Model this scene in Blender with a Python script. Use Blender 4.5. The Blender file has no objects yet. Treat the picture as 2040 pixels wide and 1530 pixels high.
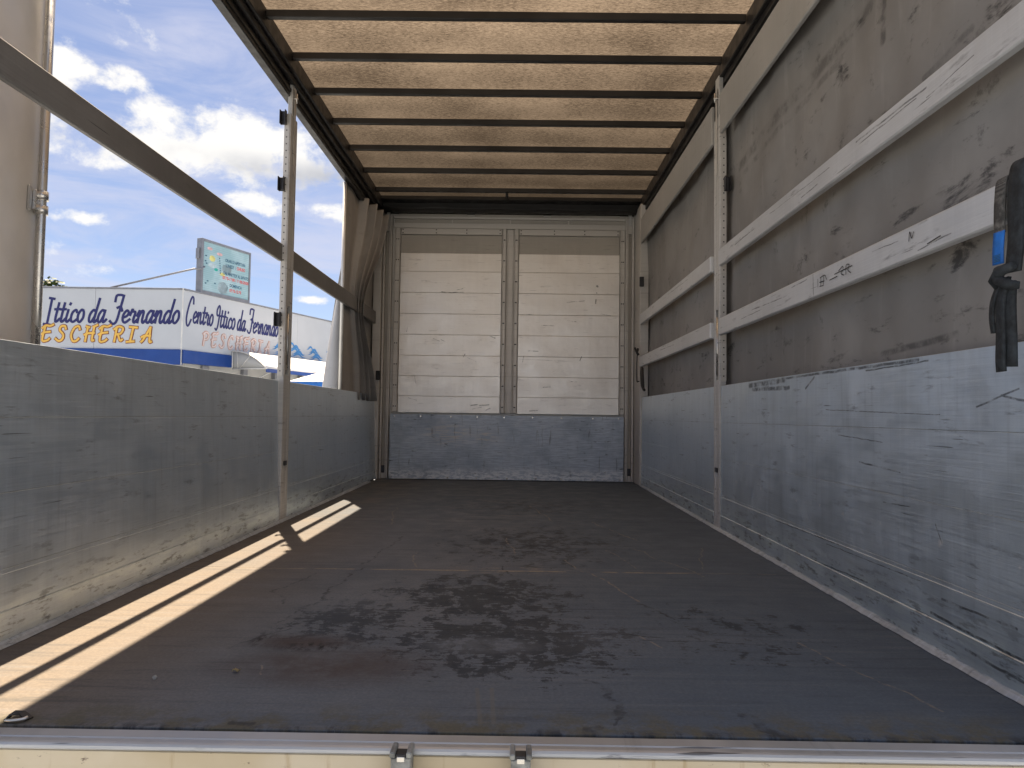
import bpy, bmesh, math, random
from mathutils import Vector, Matrix
random.seed(7)
S = bpy.context.scene
COL = S.collection
R = math.radians

# ------------------------------------------------------------------ camera, sky, sun, exposure
cd = bpy.data.cameras.new('camera'); cam = bpy.data.objects.new('camera', cd); COL.objects.link(cam)
cd.sensor_width = 36.0; cd.lens = 24.69; cd.clip_start = 0.02; cd.clip_end = 2000
r_ = Vector((0.99988, 0.00691, 0.01374)); u_ = Vector((-0.01341, -0.04516, 0.99889)); f_ = Vector((-0.00753, 0.99896, 0.04506))
m = Matrix((r_, u_, -f_)).transposed().to_4x4(); m.translation = (0.1007, 0.0, 0.6223)
cam.matrix_world = m
S.camera = cam

SUNV = Vector((-0.155, 0.345, 1.0)).normalized()          # towards the sun
SUN_EL = math.asin(SUNV.z); SUN_AZ = math.atan2(SUNV.x, SUNV.y)
sl = bpy.data.lights.new('sun', 'SUN'); sl.energy = 5.0; sl.angle = R(0.53); sl.color = (1.0, 0.81, 0.58)
so = bpy.data.objects.new('sun', sl); COL.objects.link(so); so.location = (-20, 30, 60)
so.rotation_euler = SUNV.to_track_quat('Z', 'Y').to_euler()

S.render.engine = 'CYCLES'
S.cycles.use_denoising = True
S.cycles.max_bounces = 10; S.cycles.diffuse_bounces = 6; S.cycles.glossy_bounces = 4; S.cycles.transmission_bounces = 6
S.cycles.sample_clamp_indirect = 8.0
S.cycles.caustics_reflective = False; S.cycles.caustics_refractive = False
S.view_settings.view_transform = 'Standard'; S.view_settings.look = 'None'
S.view_settings.exposure = 1.75; S.view_settings.gamma = 1.0
S.view_settings.use_curve_mapping = False


# ------------------------------------------------------------------ node helpers
class NT:
    def __init__(s, nt): s.nt = nt; s.pos = None
    def n(s, t, **kw):
        nd = s.nt.nodes.new(t)
        for k, v in kw.items(): setattr(nd, k, v)
        return nd
    def put(s, sock, v):
        if isinstance(v, bpy.types.NodeSocket): s.nt.links.new(v, sock)
        elif isinstance(v, (tuple, list)) and sock.type == 'RGBA' and len(v) == 3: sock.default_value = (*v, 1)
        else: sock.default_value = v
    def math(s, op, a, b=0.0, c=None, clamp=False):
        nd = s.n('ShaderNodeMath', operation=op, use_clamp=clamp); s.put(nd.inputs[0], a); s.put(nd.inputs[1], b)
        if c is not None: s.put(nd.inputs[2], c)
        return nd.outputs[0]
    def vmath(s, op, a, b=(0, 0, 0), scale=None):
        nd = s.n('ShaderNodeVectorMath', operation=op); s.put(nd.inputs[0], a); s.put(nd.inputs[1], b)
        if scale is not None: s.put(nd.inputs['Scale'], scale)
        return nd.outputs['Value'] if op in ('LENGTH', 'DOT_PRODUCT', 'DISTANCE') else nd.outputs[0]
    def P(s):
        if s.pos is None: s.pos = s.n('ShaderNodeNewGeometry').outputs['Position']
        return s.pos
    def sep(s, v):
        nd = s.n('ShaderNodeSeparateXYZ'); s.put(nd.inputs[0], v); return nd.outputs
    def comb(s, x, y, z):
        nd = s.n('ShaderNodeCombineXYZ'); s.put(nd.inputs[0], x); s.put(nd.inputs[1], y); s.put(nd.inputs[2], z); return nd.outputs[0]
    def mapping(s, v, loc=(0, 0, 0), rot=(0, 0, 0), scale=(1, 1, 1)):
        nd = s.n('ShaderNodeMapping'); s.put(nd.inputs[0], v)
        nd.inputs[1].default_value = loc; nd.inputs[2].default_value = rot; nd.inputs[3].default_value = scale
        return nd.outputs[0]
    def noise(s, v, scale=5.0, detail=4.0, rough=0.55, dist=0.0):
        nd = s.n('ShaderNodeTexNoise'); s.put(nd.inputs['Vector'], v)
        nd.inputs['Scale'].default_value = scale; nd.inputs['Detail'].default_value = detail
        nd.inputs['Roughness'].default_value = rough; nd.inputs['Distortion'].default_value = dist
        return nd.outputs['Fac']
    def ss(s, v, a, b, o0=0.0, o1=1.0):
        nd = s.n('ShaderNodeMapRange', interpolation_type='SMOOTHSTEP'); s.put(nd.inputs[0], v)
        nd.inputs[1].default_value = a; nd.inputs[2].default_value = b; nd.inputs[3].default_value = o0; nd.inputs[4].default_value = o1
        return nd.outputs[0]
    def mix(s, f, a, b, mode='MIX'):
        nd = s.n('ShaderNodeMix', data_type='RGBA', blend_type=mode); s.put(nd.inputs[0], f); s.put(nd.inputs[6], a); s.put(nd.inputs[7], b)
        return nd.outputs[2]
    def mul(s, a, b): return s.math('MULTIPLY', a, b)
    def add(s, a, b): return s.math('ADD', a, b)
    def ellipse(s, p2, c, r, hard=0.0):                   # soft elliptical mask in the plane coordinates p2
        d = s.vmath('LENGTH', s.vmath('DIVIDE', s.vmath('SUBTRACT', p2, (c[0], c[1], 0)), (r[0], r[1], 1)))
        return s.ss(d, hard, 1.0, 1.0, 0.0)
    def seg(s, p2, a, b, w):                              # scratch: mask of a line segment
        a = Vector((a[0], a[1], 0)); b = Vector((b[0], b[1], 0)); d = b - a; L2 = d.dot(d)
        pa = s.vmath('SUBTRACT', p2, tuple(a))
        t = s.math('DIVIDE', s.vmath('DOT_PRODUCT', pa, tuple(d)), L2, clamp=True)
        q = s.vmath('SCALE', tuple(d), scale=t)
        return s.ss(s.vmath('DISTANCE', pa, q), w * .35, w, 1.0, 0.0)
    def mx(s, *a):
        o = a[0]
        for b in a[1:]: o = s.math('MAXIMUM', o, b)
        return o


def material(name, fn, **kw):
    mt = bpy.data.materials.new(name); mt.use_nodes = True
    nt = mt.node_tree; nt.nodes.clear(); N = NT(nt)
    out = N.n('ShaderNodeOutputMaterial'); b = N.n('ShaderNodeBsdfPrincipled')
    nt.links.new(b.outputs[0], out.inputs[0])
    N.b = b; N.out = out
    for k, v in kw.items(): b.inputs[k.replace('_', ' ')].default_value = v
    fn(N)
    return mt


def bump(N, h, strength=.3, dist=.01):
    nd = N.n('ShaderNodeBump'); nd.inputs['Strength'].default_value = strength; nd.inputs['Distance'].default_value = dist
    N.put(nd.inputs['Height'], h); N.put(N.b.inputs['Normal'], nd.outputs[0])


def plain(name, col, rough=.5, metal=0.0, var=.15, scale=6.0):
    def fn(N):
        n = N.noise(N.P(), scale, 5)
        c2 = tuple(max(0, c * (1 - var * 2)) for c in col); c1 = tuple(min(1, c * (1 + var)) for c in col)
        N.put(N.b.inputs['Base Color'], N.mix(N.ss(n, .3, .7), c2, c1))
        N.put(N.b.inputs['Roughness'], N.ss(N.noise(N.P(), scale * 3, 3), .3, .7, max(0, rough - .08), min(1, rough + .08)))
        N.b.inputs['Metallic'].default_value = metal
    return material(name, fn)


# ------------------------------------------------------------------ mesh helpers
def BM(): return bmesh.new()

def box(bm, x0, x1, y0, y1, z0, z1, bev=0.0):
    r = bmesh.ops.create_cube(bm, size=1.0)
    sx, sy, sz = x1 - x0, y1 - y0, z1 - z0
    for v in r['verts']:
        v.co = Vector(((x0 + x1) / 2 + v.co.x * sx, (y0 + y1) / 2 + v.co.y * sy, (z0 + z1) / 2 + v.co.z * sz))
    if bev > 0:
        es = list({e for v in r['verts'] for e in v.link_edges})
        bmesh.ops.bevel(bm, geom=es, offset=min(bev, .45 * min(sx, sy, sz)), segments=1, affect='EDGES', profile=.5)
    return bm

def rod(bm, pts, rad, seg=10):                            # a tube along a polyline
    rings = []
    pts = [Vector(p) for p in pts]
    rads = rad if isinstance(rad, (list, tuple)) else [rad] * len(pts)
    for i, p in enumerate(pts):
        t = (pts[min(i + 1, len(pts) - 1)] - pts[max(i - 1, 0)]).normalized()
        a = t.cross(Vector((0, 0, 1)))
        if a.length < 1e-3: a = t.cross(Vector((0, 1, 0)))
        a.normalize(); b = t.cross(a)
        rings.append([bm.verts.new(p + rads[i] * (math.cos(k / seg * 2 * math.pi) * a + math.sin(k / seg * 2 * math.pi) * b)) for k in range(seg)])
    for i in range(len(rings) - 1):
        for k in range(seg):
            f = bm.faces.new((rings[i][k], rings[i][(k + 1) % seg], rings[i + 1][(k + 1) % seg], rings[i + 1][k])); f.smooth = True
    bm.faces.new(rings[0][::-1]); bm.faces.new(rings[-1])
    return bm

def sheet(bm, grid, smooth=True):
    vs = [[bm.verts.new(p) for p in row] for row in grid]
    for i in range(len(vs) - 1):
        for j in range(len(vs[0]) - 1):
            f = bm.faces.new((vs[i][j], vs[i][j + 1], vs[i + 1][j + 1], vs[i + 1][j])); f.smooth = smooth
    return bm

def spline(pts, n=6):
    if len(pts) < 3: return [Vector(p) for p in pts]
    P = [Vector(p) for p in pts]; P = [2 * P[0] - P[1]] + P + [2 * P[-1] - P[-2]]
    o = []
    for i in range(1, len(P) - 2):
        for k in range(n):
            t = k / n; a, b, c, d = P[i - 1], P[i], P[i + 1], P[i + 2]
            o.append(.5 * ((2 * b) + (c - a) * t + (2 * a - 5 * b + 4 * c - d) * t * t + (3 * b - a - 3 * c + d) * t ** 3))
    o.append(P[-2]); return o

def ribbon(bm, pts, w, tr, off, taper=False, cal=0.0):    # flat painted stroke; tr maps (u, v, out) to the world
    n = len(pts); L = []
    for i, p in enumerate(pts):
        t = pts[min(i + 1, n - 1)] - pts[max(i - 1, 0)]
        if t.length < 1e-6: t = Vector((1, 0))
        t.normalize(); q = Vector((-t.y, t.x)); ww = w * (1 - cal + cal * abs(t.y))
        if taper: ww *= max(.05, math.sin(math.pi * min(.96, max(.04, i / (n - 1)))))
        e = Vector((0, 0))
        if not taper and i == 0: e = -t * w * .3
        if not taper and i == n - 1: e = t * w * .3
        z = off + .0004 * i / n
        L.append((bm.verts.new(tr(*(p + e + q * ww / 2), z)), bm.verts.new(tr(*(p + e - q * ww / 2), z))))
    for i in range(n - 1):
        bm.faces.new((L[i][0], L[i][1], L[i + 1][1], L[i + 1][0]))

BASE = {}
def wloc(o): return BASE.get(o.name, Vector((0, 0, 0)))

def obj(name, bm, mat, parent=None, at=None, label=None, solid=None, recalc=True):
    me = bpy.data.meshes.new(name)
    if isinstance(bm, bpy.types.Mesh): me = bm
    else:
        if recalc: bmesh.ops.recalc_face_normals(bm, faces=bm.faces)
        base = Vector(at) if at is not None else (wloc(parent) if parent else Vector((0, 0, 0)))
        bmesh.ops.translate(bm, verts=bm.verts, vec=-base)
        bm.to_mesh(me); bm.free()
    if mat and not me.materials:
        me.materials.append(mat)
    o = bpy.data.objects.new(name, me); COL.objects.link(o)
    base = Vector(at) if at is not None else (wloc(parent) if parent else Vector((0, 0, 0)))
    if parent:
        o.parent = parent; o.location = base - wloc(parent)
    else: o.location = base
    BASE[o.name] = base
    if label: o['label'] = label
    if solid:
        md = o.modifiers.new('thickness', 'SOLIDIFY'); md.thickness = solid; md.offset = 0
    return o

def thing(name, at, label, cat, group=None):
    o = bpy.data.objects.new(name, None); COL.objects.link(o); o.location = at; o.empty_display_size = .1
    BASE[o.name] = Vector(at); o['label'] = label; o['category'] = cat
    if group: o['group'] = group
    return o

def tag(o, label, cat, group=None):
    o['label'] = label; o['category'] = cat
    if group: o['group'] = group
    return o

def bx(name, mat, parent, dims, bev=.002, **kw): return obj(name, box(BM(), *dims, bev), mat, parent, **kw)


# ------------------------------------------------------------------ sky with clouds
wd = bpy.data.worlds.new('World'); S.world = wd; wd.use_nodes = True
nt = wd.node_tree; nt.nodes.clear(); N = NT(nt)
out = N.n('ShaderNodeOutputWorld'); bg = N.n('ShaderNodeBackground'); nt.links.new(bg.outputs[0], out.inputs[0])
sky = N.n('ShaderNodeTexSky', sky_type='NISHITA'); sky.sun_disc = False
sky.sun_elevation = SUN_EL; sky.sun_rotation = SUN_AZ; sky.air_density = 0.8; sky.dust_density = 1.0; sky.ozone_density = 2.0
dirv = N.vmath('NORMALIZE', N.n('ShaderNodeTexCoord').outputs['Generated'])
x, y, z = N.sep(dirv)
az = N.math('ARCTAN2', x, y); el = N.math('ARCSINE', z)
ae = N.comb(az, el, 0.0)
zz = N.math('MAXIMUM', N.add(z, 0.12), 0.05)
flat = N.comb(N.math('DIVIDE', x, zz), N.math('DIVIDE', y, zz), 0.0)       # cloud-layer plane
big = N.noise(flat, 0.55, 3, .5)
puff = N.noise(N.mapping(dirv, scale=(1, 1, 1.5)), 8.5, 9, .62, .25)
puff2 = N.noise(N.mapping(dirv, loc=(3, 1, 2), scale=(1, 1, 1.3)), 2.6, 4, .55)
def cloud_at(a, e, ra, re): return N.ellipse(ae, (a, e), (ra, re), .15)
def ang(a, e): A = math.atan(a); return (A, math.atan(e * math.cos(A)))
cl = []
for (a, e, ra, re) in [(-.675, .500, .085, .062), (-.60, .485, .06, .03),
                       (-.65, .385, .17, .055), (-.53, .40, .16, .065), (-.40, .385, .16, .085), (-.30, .375, .17, .085), (-.22, .35, .13, .08),
                       (-.66, .283, .10, .022), (-.36, .30, .10, .028), (-.27, .29, .08, .03), (-.305, .163, .05, .012), (-.24, .42, .12, .05)]:
    c = ang(a, e); cl.append(cloud_at(c[0], c[1], ra * .92, re * .88))
hand = N.mx(*cl)
away = N.ss(N.math('ABSOLUTE', N.add(az, .48)), .34, .60)                 # other parts of the sky carry their own cumulus
wild = N.mul(N.ss(N.add(N.mul(big, .6), N.mul(puff2, .4)), .46, .62), away)
cover = N.math('MAXIMUM', hand, wild)
fine = N.noise(N.mapping(dirv, loc=(9, 5, 1), scale=(1, 1, 1.4)), 24.0, 7, .62, .3)
dens = N.ss(N.add(N.add(N.mul(cover, .47), N.mul(N.math('SUBTRACT', puff, .5), 1.7)), N.mul(N.math('SUBTRACT', fine, .5), .75)), .16, .50)
# grey undersides: less light where the cloud above is thick
shade = N.noise(N.mapping(dirv, loc=(1, 4, .035), scale=(1, 1, 1.7)), 5.0, 5, .55)
base_hit = N.mx(*[N.mul(N.ellipse(ae, ang(a, e), r, .1), 1.0) for a, e, r in [(-.38, .345, (.20, .035)), (-.63, .39, (.12, .022)), (-.27, .335, (.12, .035)), (-.50, .375, (.05, .02))]])
grey = N.mul(N.math('MAXIMUM', base_hit, N.mul(wild, .5)), N.ss(shade, .36, .62))
ccol = N.mix(grey, (.315, .308, .298), (.165, .17, .185))
cirr = N.noise(N.mapping(dirv, rot=(0, R(28), R(20)), scale=(1.2, 1.2, 5.0)), 3.6, 7, .62, .6)
cirr2 = N.noise(N.mapping(dirv, loc=(7, 2, 0), scale=(1, 1, 2.2)), 2.2, 3)
veil = N.mul(N.ss(cirr, .38, .72), N.ss(cirr2, .34, .62, .25, .85))
skyc = N.mix(1.0, sky.outputs[0], (.047, .044, .045), 'MULTIPLY')
c1 = N.mix(N.mul(veil, .80), skyc, (.215, .22, .265))
c2 = N.mix(dens, c1, ccol)
N.put(bg.inputs[0], c2); bg.inputs[1].default_value = 1.0

# ------------------------------------------------------------------ materials
def m_floor(N):
    p = N.P(); p2 = N.vmath('MULTIPLY', p, (1, 1, 0))
    x0 = N.sep(p2)[0]
    big = N.noise(p2, 1.6, 5, .6); mid = N.noise(p2, 7, 6, .65)
    fine = N.noise(N.mapping(p2, scale=(6, 40, 1)), 4, 5, .6)
    sunwarm = N.mul(N.ss(x0, -.45, -1.0), N.ss(big, .25, .6, .6, 1.0))
    c = N.mix(N.ss(big, .35, .65), (.118, .136, .162), (.165, .178, .198))
    c = N.mix(N.ss(fine, .3, .75, 0, .35), c, (.165, .160, .155))
    c = N.mix(N.mul(sunwarm, .75), c, (.190, .150, .112))       # warm sunlight painted into the floor colour along the open side
    x, y, z = N.sep(p2)
    c = N.mix(N.ss(N.add(x, N.mul(big, .5)), .0, 1.0, 0, .80), c, (.096, .124, .162))       # darker and bluer towards the right
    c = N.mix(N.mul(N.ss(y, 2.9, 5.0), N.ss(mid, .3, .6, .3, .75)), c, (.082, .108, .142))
    lane = N.noise(N.mapping(p2, rot=(0, 0, R(2)), scale=(.7, 14, 1)), 2.6, 7, .7)
    c = N.mix(N.ss(lane, .50, .68, 0, .40), c, (.185, .195, .21)); c = N.mix(N.ss(lane, .48, .32, 0, .45), c, (.05, .058, .072))
    edge = N.mul(N.ss(y, 1.44, 1.405), N.ss(N.noise(N.mapping(p2, scale=(3, 1, 1)), 5, 6, .7), .45, .58)); c = N.mix(N.mul(edge, .85), c, (.02, .022, .026))
    # blue-black rubbed blotches in the middle of the floor
    blot = N.noise(N.mapping(p2, scale=(1.5, 1, 1)), 9.0, 11, .74, .25)
    streak = N.noise(N.mapping(p2, rot=(0, 0, R(4)), scale=(4, 11, 1)), 5.0, 9, .74)
    zone = N.mx(N.ellipse(p2, (.08, 1.98), (.55, .46), .2), N.ellipse(p2, (-.02, 2.45), (.50, .5), .2), N.ellipse(p2, (-.40, 2.15), (.28, .42), .1),
                N.mul(N.ellipse(p2, (.2, 3.5), (.8, .9)), .85), N.mul(N.ellipse(p2, (.75, 2.1), (.5, .5)), .55), N.mul(N.ellipse(p2, (.2, 4.9), (.9, .8)), .7))
    b1 = N.mul(N.ss(N.add(N.add(N.mul(blot, .6), N.mul(streak, .4)), N.mul(zone, .12)), .575, .605), N.ss(zone, .0, .25))
    c = N.mix(N.mul(b1, .92), c, (.026, .033, .043))
    pale = N.mx(N.ellipse(p2, (.02, 1.93), (.22, .09), .3), N.mul(N.ellipse(p2, (.5, 2.0), (.5, .22)), .6), N.mul(N.ellipse(p2, (-.45, 1.56), (.25, .1)), .35), N.mul(N.ellipse(p2, (-.42, 2.35), (.25, .25)), .5))
    c = N.mix(N.mul(pale, N.ss(mid, .3, .62, 0, .55)), c, (.20, .215, .24))
    # oily brown spill
    sp = N.mx(N.ellipse(p2, (-.36, 1.76), (.36, .20), .1), N.mul(N.ellipse(p2, (-.47, 1.93), (.22, .10), .1), .9))
    c = N.mix(N.mul(sp, N.ss(mid, .22, .62, .30, .85)), c, (.075, .047, .036))
    sp2 = N.mx(N.ellipse(p2, (-.43, 1.90), (.17, .055), .1), N.ellipse(p2, (-.585, 1.95), (.05, .09), .1))
    c = N.mix(N.mul(sp2, N.ss(N.noise(N.mapping(p2, rot=(0, 0, R(30)), scale=(2.5, 1, 1)), 16, 6, .7), .45, .6)), c, (.013, .010, .009))
    # near edge grime
    c = N.mix(N.mul(N.ss(y, 1.40, 1.58, 1, 0), N.ss(N.noise(p2, 11, 6, .7), .42, .62)), c, (.135, .122, .085))
    # tan scuffs where the film is cut through
    wp = N.vmath('ADD', p2, N.vmath('SCALE', N.comb(N.math('SUBTRACT', N.noise(p2, 4, 3), .5), N.math('SUBTRACT', N.noise(N.mapping(p2, loc=(3, 8, 0)), 4, 3), .5), 0.0), scale=.09))
    t = []
    for a, b, w in [((.41, 2.83), (.52, 2.40), .008), ((.66, 3.35), (.85, 2.80), .007), ((.30, 3.1), (.38, 2.86), .006), ((1.0, 3.4), (.86, 2.9), .005), ((.45, 2.05), (.50, 1.93), .006),
                    ((-.70, 4.7), (-.60, 4.0), .007), ((.05, 3.6), (.11, 3.2), .006), ((-.2, 5.2), (.4, 4.9), .008), ((.9, 2.0), (1.02, 1.55), .006), ((-.02, 4.4), (.35, 4.45), .008),
                    ((.55, 4.2), (.72, 3.6), .007), ((.2, 4.9), (.32, 4.2), .007), ((-.35, 3.2), (-.30, 2.9), .006), ((.53, 3.3), (.62, 2.9), .005), ((-.52, 1.76), (-.49, 1.70), .004)]:
        t.append(N.seg(wp, a, b, w * .8))
    tan = N.mul(N.mx(*t), N.ss(N.noise(p2, 30, 3), .36, .6))
    wavy = N.add(y, N.mul(N.math('SUBTRACT', N.noise(p2, 9, 3), .5), .02))
    jo = N.mul(N.ss(N.math('ABSOLUTE', N.math('SUBTRACT', wavy, N.add(2.845, N.mul(x, .012)))), .004, .013, 1, 0), N.ss(N.noise(N.mapping(p2, scale=(3, 1, 1)), 4, 4), .36, .58))
    jo = N.mul(jo, N.ss(N.math('ABSOLUTE', N.add(x, -.0)), .65, .95, 1, 0.25))
    scr = N.noise(N.mapping(p2, rot=(0, 0, R(78)), scale=(2.2, 60, 1)), 2.0, 2, .5)
    sc2 = N.noise(N.mapping(p2, rot=(0, 0, R(8)), scale=(2.5, 75, 1)), 2.0, 2, .5)
    fs = N.mul(N.mx(N.ss(scr, .72, .76), N.ss(sc2, .70, .75)), N.ss(mid, .5, .66))
    rub = N.mul(N.ellipse(p2, (.10, 2.86), (.45, .14), .1), N.ss(N.noise(N.mapping(p2, scale=(1, 8, 1)), 9, 6, .7), .52, .62))
    c = N.mix(N.mx(N.mul(tan, .55), N.mul(jo, .9), N.mul(fs, .6), N.mul(rub, .65)), c, (.34, .28, .205))
    # black rubber marks
    k = []
    for a, b, w in [((.27, 1.70), (.315, 1.665), .010), ((.315, 1.665), (.335, 1.56), .014), ((.335, 1.56), (.315, 1.47), .016), ((.315, 1.47), (.312, 1.44), .009),
                    ((-.66, 2.75), (-.73, 2.48), .008), ((-.73, 2.48), (-.66, 2.32), .007), ((-.50, 2.9), (-.56, 2.35), .008), ((-.56, 2.35), (-.62, 1.95), .006), ((-.48, 3.6), (-.53, 2.9), .007),
                    ((-.72, 4.27), (.9, 4.18), .010), ((-.15, 2.07), (.52, 2.02), .007), ((-.35, 2.08), (.0, 2.1), .006), ((-.02, 1.78), (.2, 1.83), .006), ((.52, 2.36), (.60, 2.2), .010),
                    ((.45, 1.99), (.85, 2.0), .005), ((-.25, 2.55), (.3, 2.43), .006), ((.62, 1.43), (.595, 1.50), .022), ((-.47, 1.43), (-.42, 1.42), .016), ((-.66, 1.425), (-.63, 1.43), .012), ((.24, 1.425), (.27, 1.43), .016), ((-.1, 3.9), (.3, 3.2), .007),
                    ((.05, 2.95), (.15, 2.5), .008), ((-.56, 2.05), (-.66, 1.88), .008)]:
        k.append(N.seg(N.vmath('ADD', p2, N.vmath('SCALE', N.comb(N.math('SUBTRACT', mid, .5), N.math('SUBTRACT', big, .5), 0.0), scale=.16)), a, b, w * .9))
    c = N.mix(N.mul(N.mx(*k), N.ss(N.noise(p2, 24, 4), .36, .60, .05, .60)), c, (.014, .016, .019))
    # fine criss-cross wear and grit
    for rot, sc, lo, hi, kk in ((20, (3, 120, 1), .68, .73, .30), (-35, (3, 110, 1), .69, .74, .28), (64, (4, 130, 1), .69, .74, .26), (95, (3, 90, 1), .68, .72, .30)):
        ln = N.ss(N.noise(N.mapping(p2, loc=(rot * .1, 3, 0), rot=(0, 0, R(rot)), scale=sc), 1.6, 2, .5), lo, hi)
        c = N.mix(N.mul(N.mul(ln, N.ss(N.noise(N.mapping(p2, loc=(rot, 1, 0)), 2.5, 3), .45, .6)), kk), c, (.20, .195, .19))
    grit = N.noise(p2, 120, 4, .7)
    c = N.mix(N.ss(grit, .35, .70, .30, 0), c, (.04, .045, .052)); c = N.mix(N.ss(N.noise(p2, 210, 2), .70, .76, 0, .5), c, (.26, .25, .23))
    # pale outline left by a peeled strip near the edge
    tp = N.mx(N.seg(p2, (.018, 1.63), (.035, 1.45), .007), N.seg(p2, (.052, 1.63), (.062, 1.45), .007))
    c = N.mix(N.mul(tp, .45), c, (.165, .15, .125))
    N.put(N.b.inputs['Base Color'], c)
    N.put(N.b.inputs['Roughness'], N.ss(N.add(mid, N.mul(b1, -.2)), .2, .75, .55, .80))
    N.b.inputs['Specular IOR Level'].default_value = .22
    bump(N, N.add(N.mul(grit, .5), N.add(N.mul(fine, .4), N.mul(mid, .6))), .22, .004)
M_floor = material('worn_phenolic_floor', m_floor)

def aluminium(name, c0, c1, dirt, dirt_amt, metal=.55, rough=.42, axis='y', low=None, drips=.25, marks=(), bright=(), mw=.55, rot_s=.715):
    """anodised side-board aluminium: long brushed grain, dents, runs and scuffs"""
    def fn(N):
        p = N.P(); x, y, z = N.sep(p)
        v = N.comb(y if axis == 'y' else x, z, 0.0)
        big = N.noise(v, 1.5, 5, .6); mid = N.noise(v, 6, 6, .6)
        grain = N.noise(N.mapping(v, scale=(1.2, 70, 1)), 3, 4, .6)
        c = N.mix(N.ss(N.add(N.mul(big, .6), N.mul(grain, .4)), .35, .65), c0, c1)
        drip = N.noise(N.mapping(v, scale=(14, .9, 1)), 2.2, 5, .6)
        c = N.mix(N.mul(N.ss(drip, .50, .68), drips), c, tuple(a * 1.35 for a in c1))
        c = N.mix(N.mul(N.ss(drip, .46, .30), drips * .8), c, dirt)
        smear = N.noise(N.mapping(v, rot=(0, 0, R(6)), scale=(2.4, 13, 1)), 2.1, 7, .68, .2)
        msk = N.ss(mid, .42, .62)
        c = N.mix(N.mul(N.mul(N.ss(smear, .56, .68), msk), dirt_amt), c, dirt)
        s1 = N.noise(N.mapping(v, rot=(0, 0, R(-7)), scale=(1.6, 55, 1)), 2.0, 2, .5)
        s2 = N.noise(N.mapping(v, loc=(4, 2, 0), rot=(0, 0, R(22)), scale=(2.2, 70, 1)), 1.7, 2, .5)
        s3 = N.noise(N.mapping(v, loc=(1, 7, 0), rot=(0, 0, R(86)), scale=(3, 60, 1)), 1.7, 2, .5)
        s = N.mx(N.ss(s1, rot_s, rot_s + .03), N.ss(s2, .73, .76), N.ss(s3, .745, .775))
        c = N.mix(N.mul(N.mul(s, N.ss(N.noise(v, 3, 2), .42, .55)), .75), c, tuple(a * .5 for a in dirt))
        if low:                                                # scraped, whitened band close to the floor
            lm = N.mul(N.ss(z, low, low * .4, 0, 1), N.ss(smear, .40, .62))
            c = N.mix(N.mul(lm, .55), c, tuple(min(1, a * 1.25) for a in c1))
            c = N.mix(N.mul(N.mul(N.ss(z, low * 1.2, .02, 0, 1), N.ss(N.noise(N.mapping(v, scale=(2.5, 9, 1)), 3.5, 7, .7), .53, .63)), .7), c, dirt)
        side = N.math('GREATER_THAN', x, 0.0) if axis == 'y' else 1.0      # these knocks sit on one side of the truck only
        if marks:
            wv = N.vmath('ADD', v, N.vmath('SCALE', N.comb(N.math('SUBTRACT', N.noise(v, 14, 2), .5), N.math('SUBTRACT', N.noise(N.mapping(v, loc=(5, 5, 0)), 14, 2), .5), 0.0), scale=.008))
            c = N.mix(N.mul(N.mul(N.mx(*[N.seg(wv, a, b, w * mw) for a, b, w in marks]), side), N.ss(N.noise(v, 16, 6, .7), .36, .58, .12, .82)), c, tuple(a * .55 for a in dirt))
        if bright:
            wv = N.vmath('ADD', v, N.vmath('SCALE', N.comb(0.0, N.math('SUBTRACT', N.noise(v, 9, 2), .5), 0.0), scale=.03))
            c = N.mix(N.mul(N.mul(N.mx(*[N.seg(wv, a, b, w) for a, b, w in bright]), side), N.ss(N.noise(N.mapping(v, scale=(1, .6, 1)), 16, 4, .7), .55, .68)), c, (.92, .92, .92))
        N.put(N.b.inputs['Base Color'], c)
        N.b.inputs['Metallic'].default_value = metal
        N.put(N.b.inputs['Roughness'], N.ss(N.add(N.mul(grain, .5), N.mul(mid, .5)), .3, .7, rough - .08, rough + .14))
        dent = N.noise(N.mapping(v, scale=(1.4, 1.1, 1)), 3.0, 3, .5)
        bump(N, N.add(N.mul(dent, .9), N.add(N.mul(mid, .12), N.mul(grain, .05))), .42, .02)
    return material(name, fn)
M_board = aluminium('scuffed_aluminium_board', (.62, .70, .765), (.73, .80, .86), (.15, .165, .185), .55, metal=.90, rough=.41, low=.20, drips=.13,
    bright=[((1.3, .292), (2.15, .300), .016), ((2.15, .300), (3.9, .295), .010)],
    marks=[((3.0, .79), (3.45, .785), .030), ((2.95, .755), (3.4, .765), .022), ((2.0, .797), (3.0, .797), .012), ((2.78, .745), (2.70, .785), .012), ((1.95, .79), (2.3, .785), .006), ((1.9, .64), (2.6, .66), .003), ((2.2, .555), (2.5, .57), .004), ((2.1, .47), (2.35, .485), .006),
           ((1.60, .70), (1.75, .66), .006), ((1.55, .665), (1.66, .685), .007), ((1.9, .30), (1.93, .345), .004), ((2.5, .185), (3.1, .18), .004), ((2.0, .175), (2.6, .17), .004), ((2.05, .375), (2.2, .37), .004), ((1.62, .155), (1.9, .15), .008), ((1.58, .09), (1.95, .10), .010), ((1.60, .045), (1.8, .05), .010), ((2.3, .10), (2.7, .09), .006)])
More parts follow.
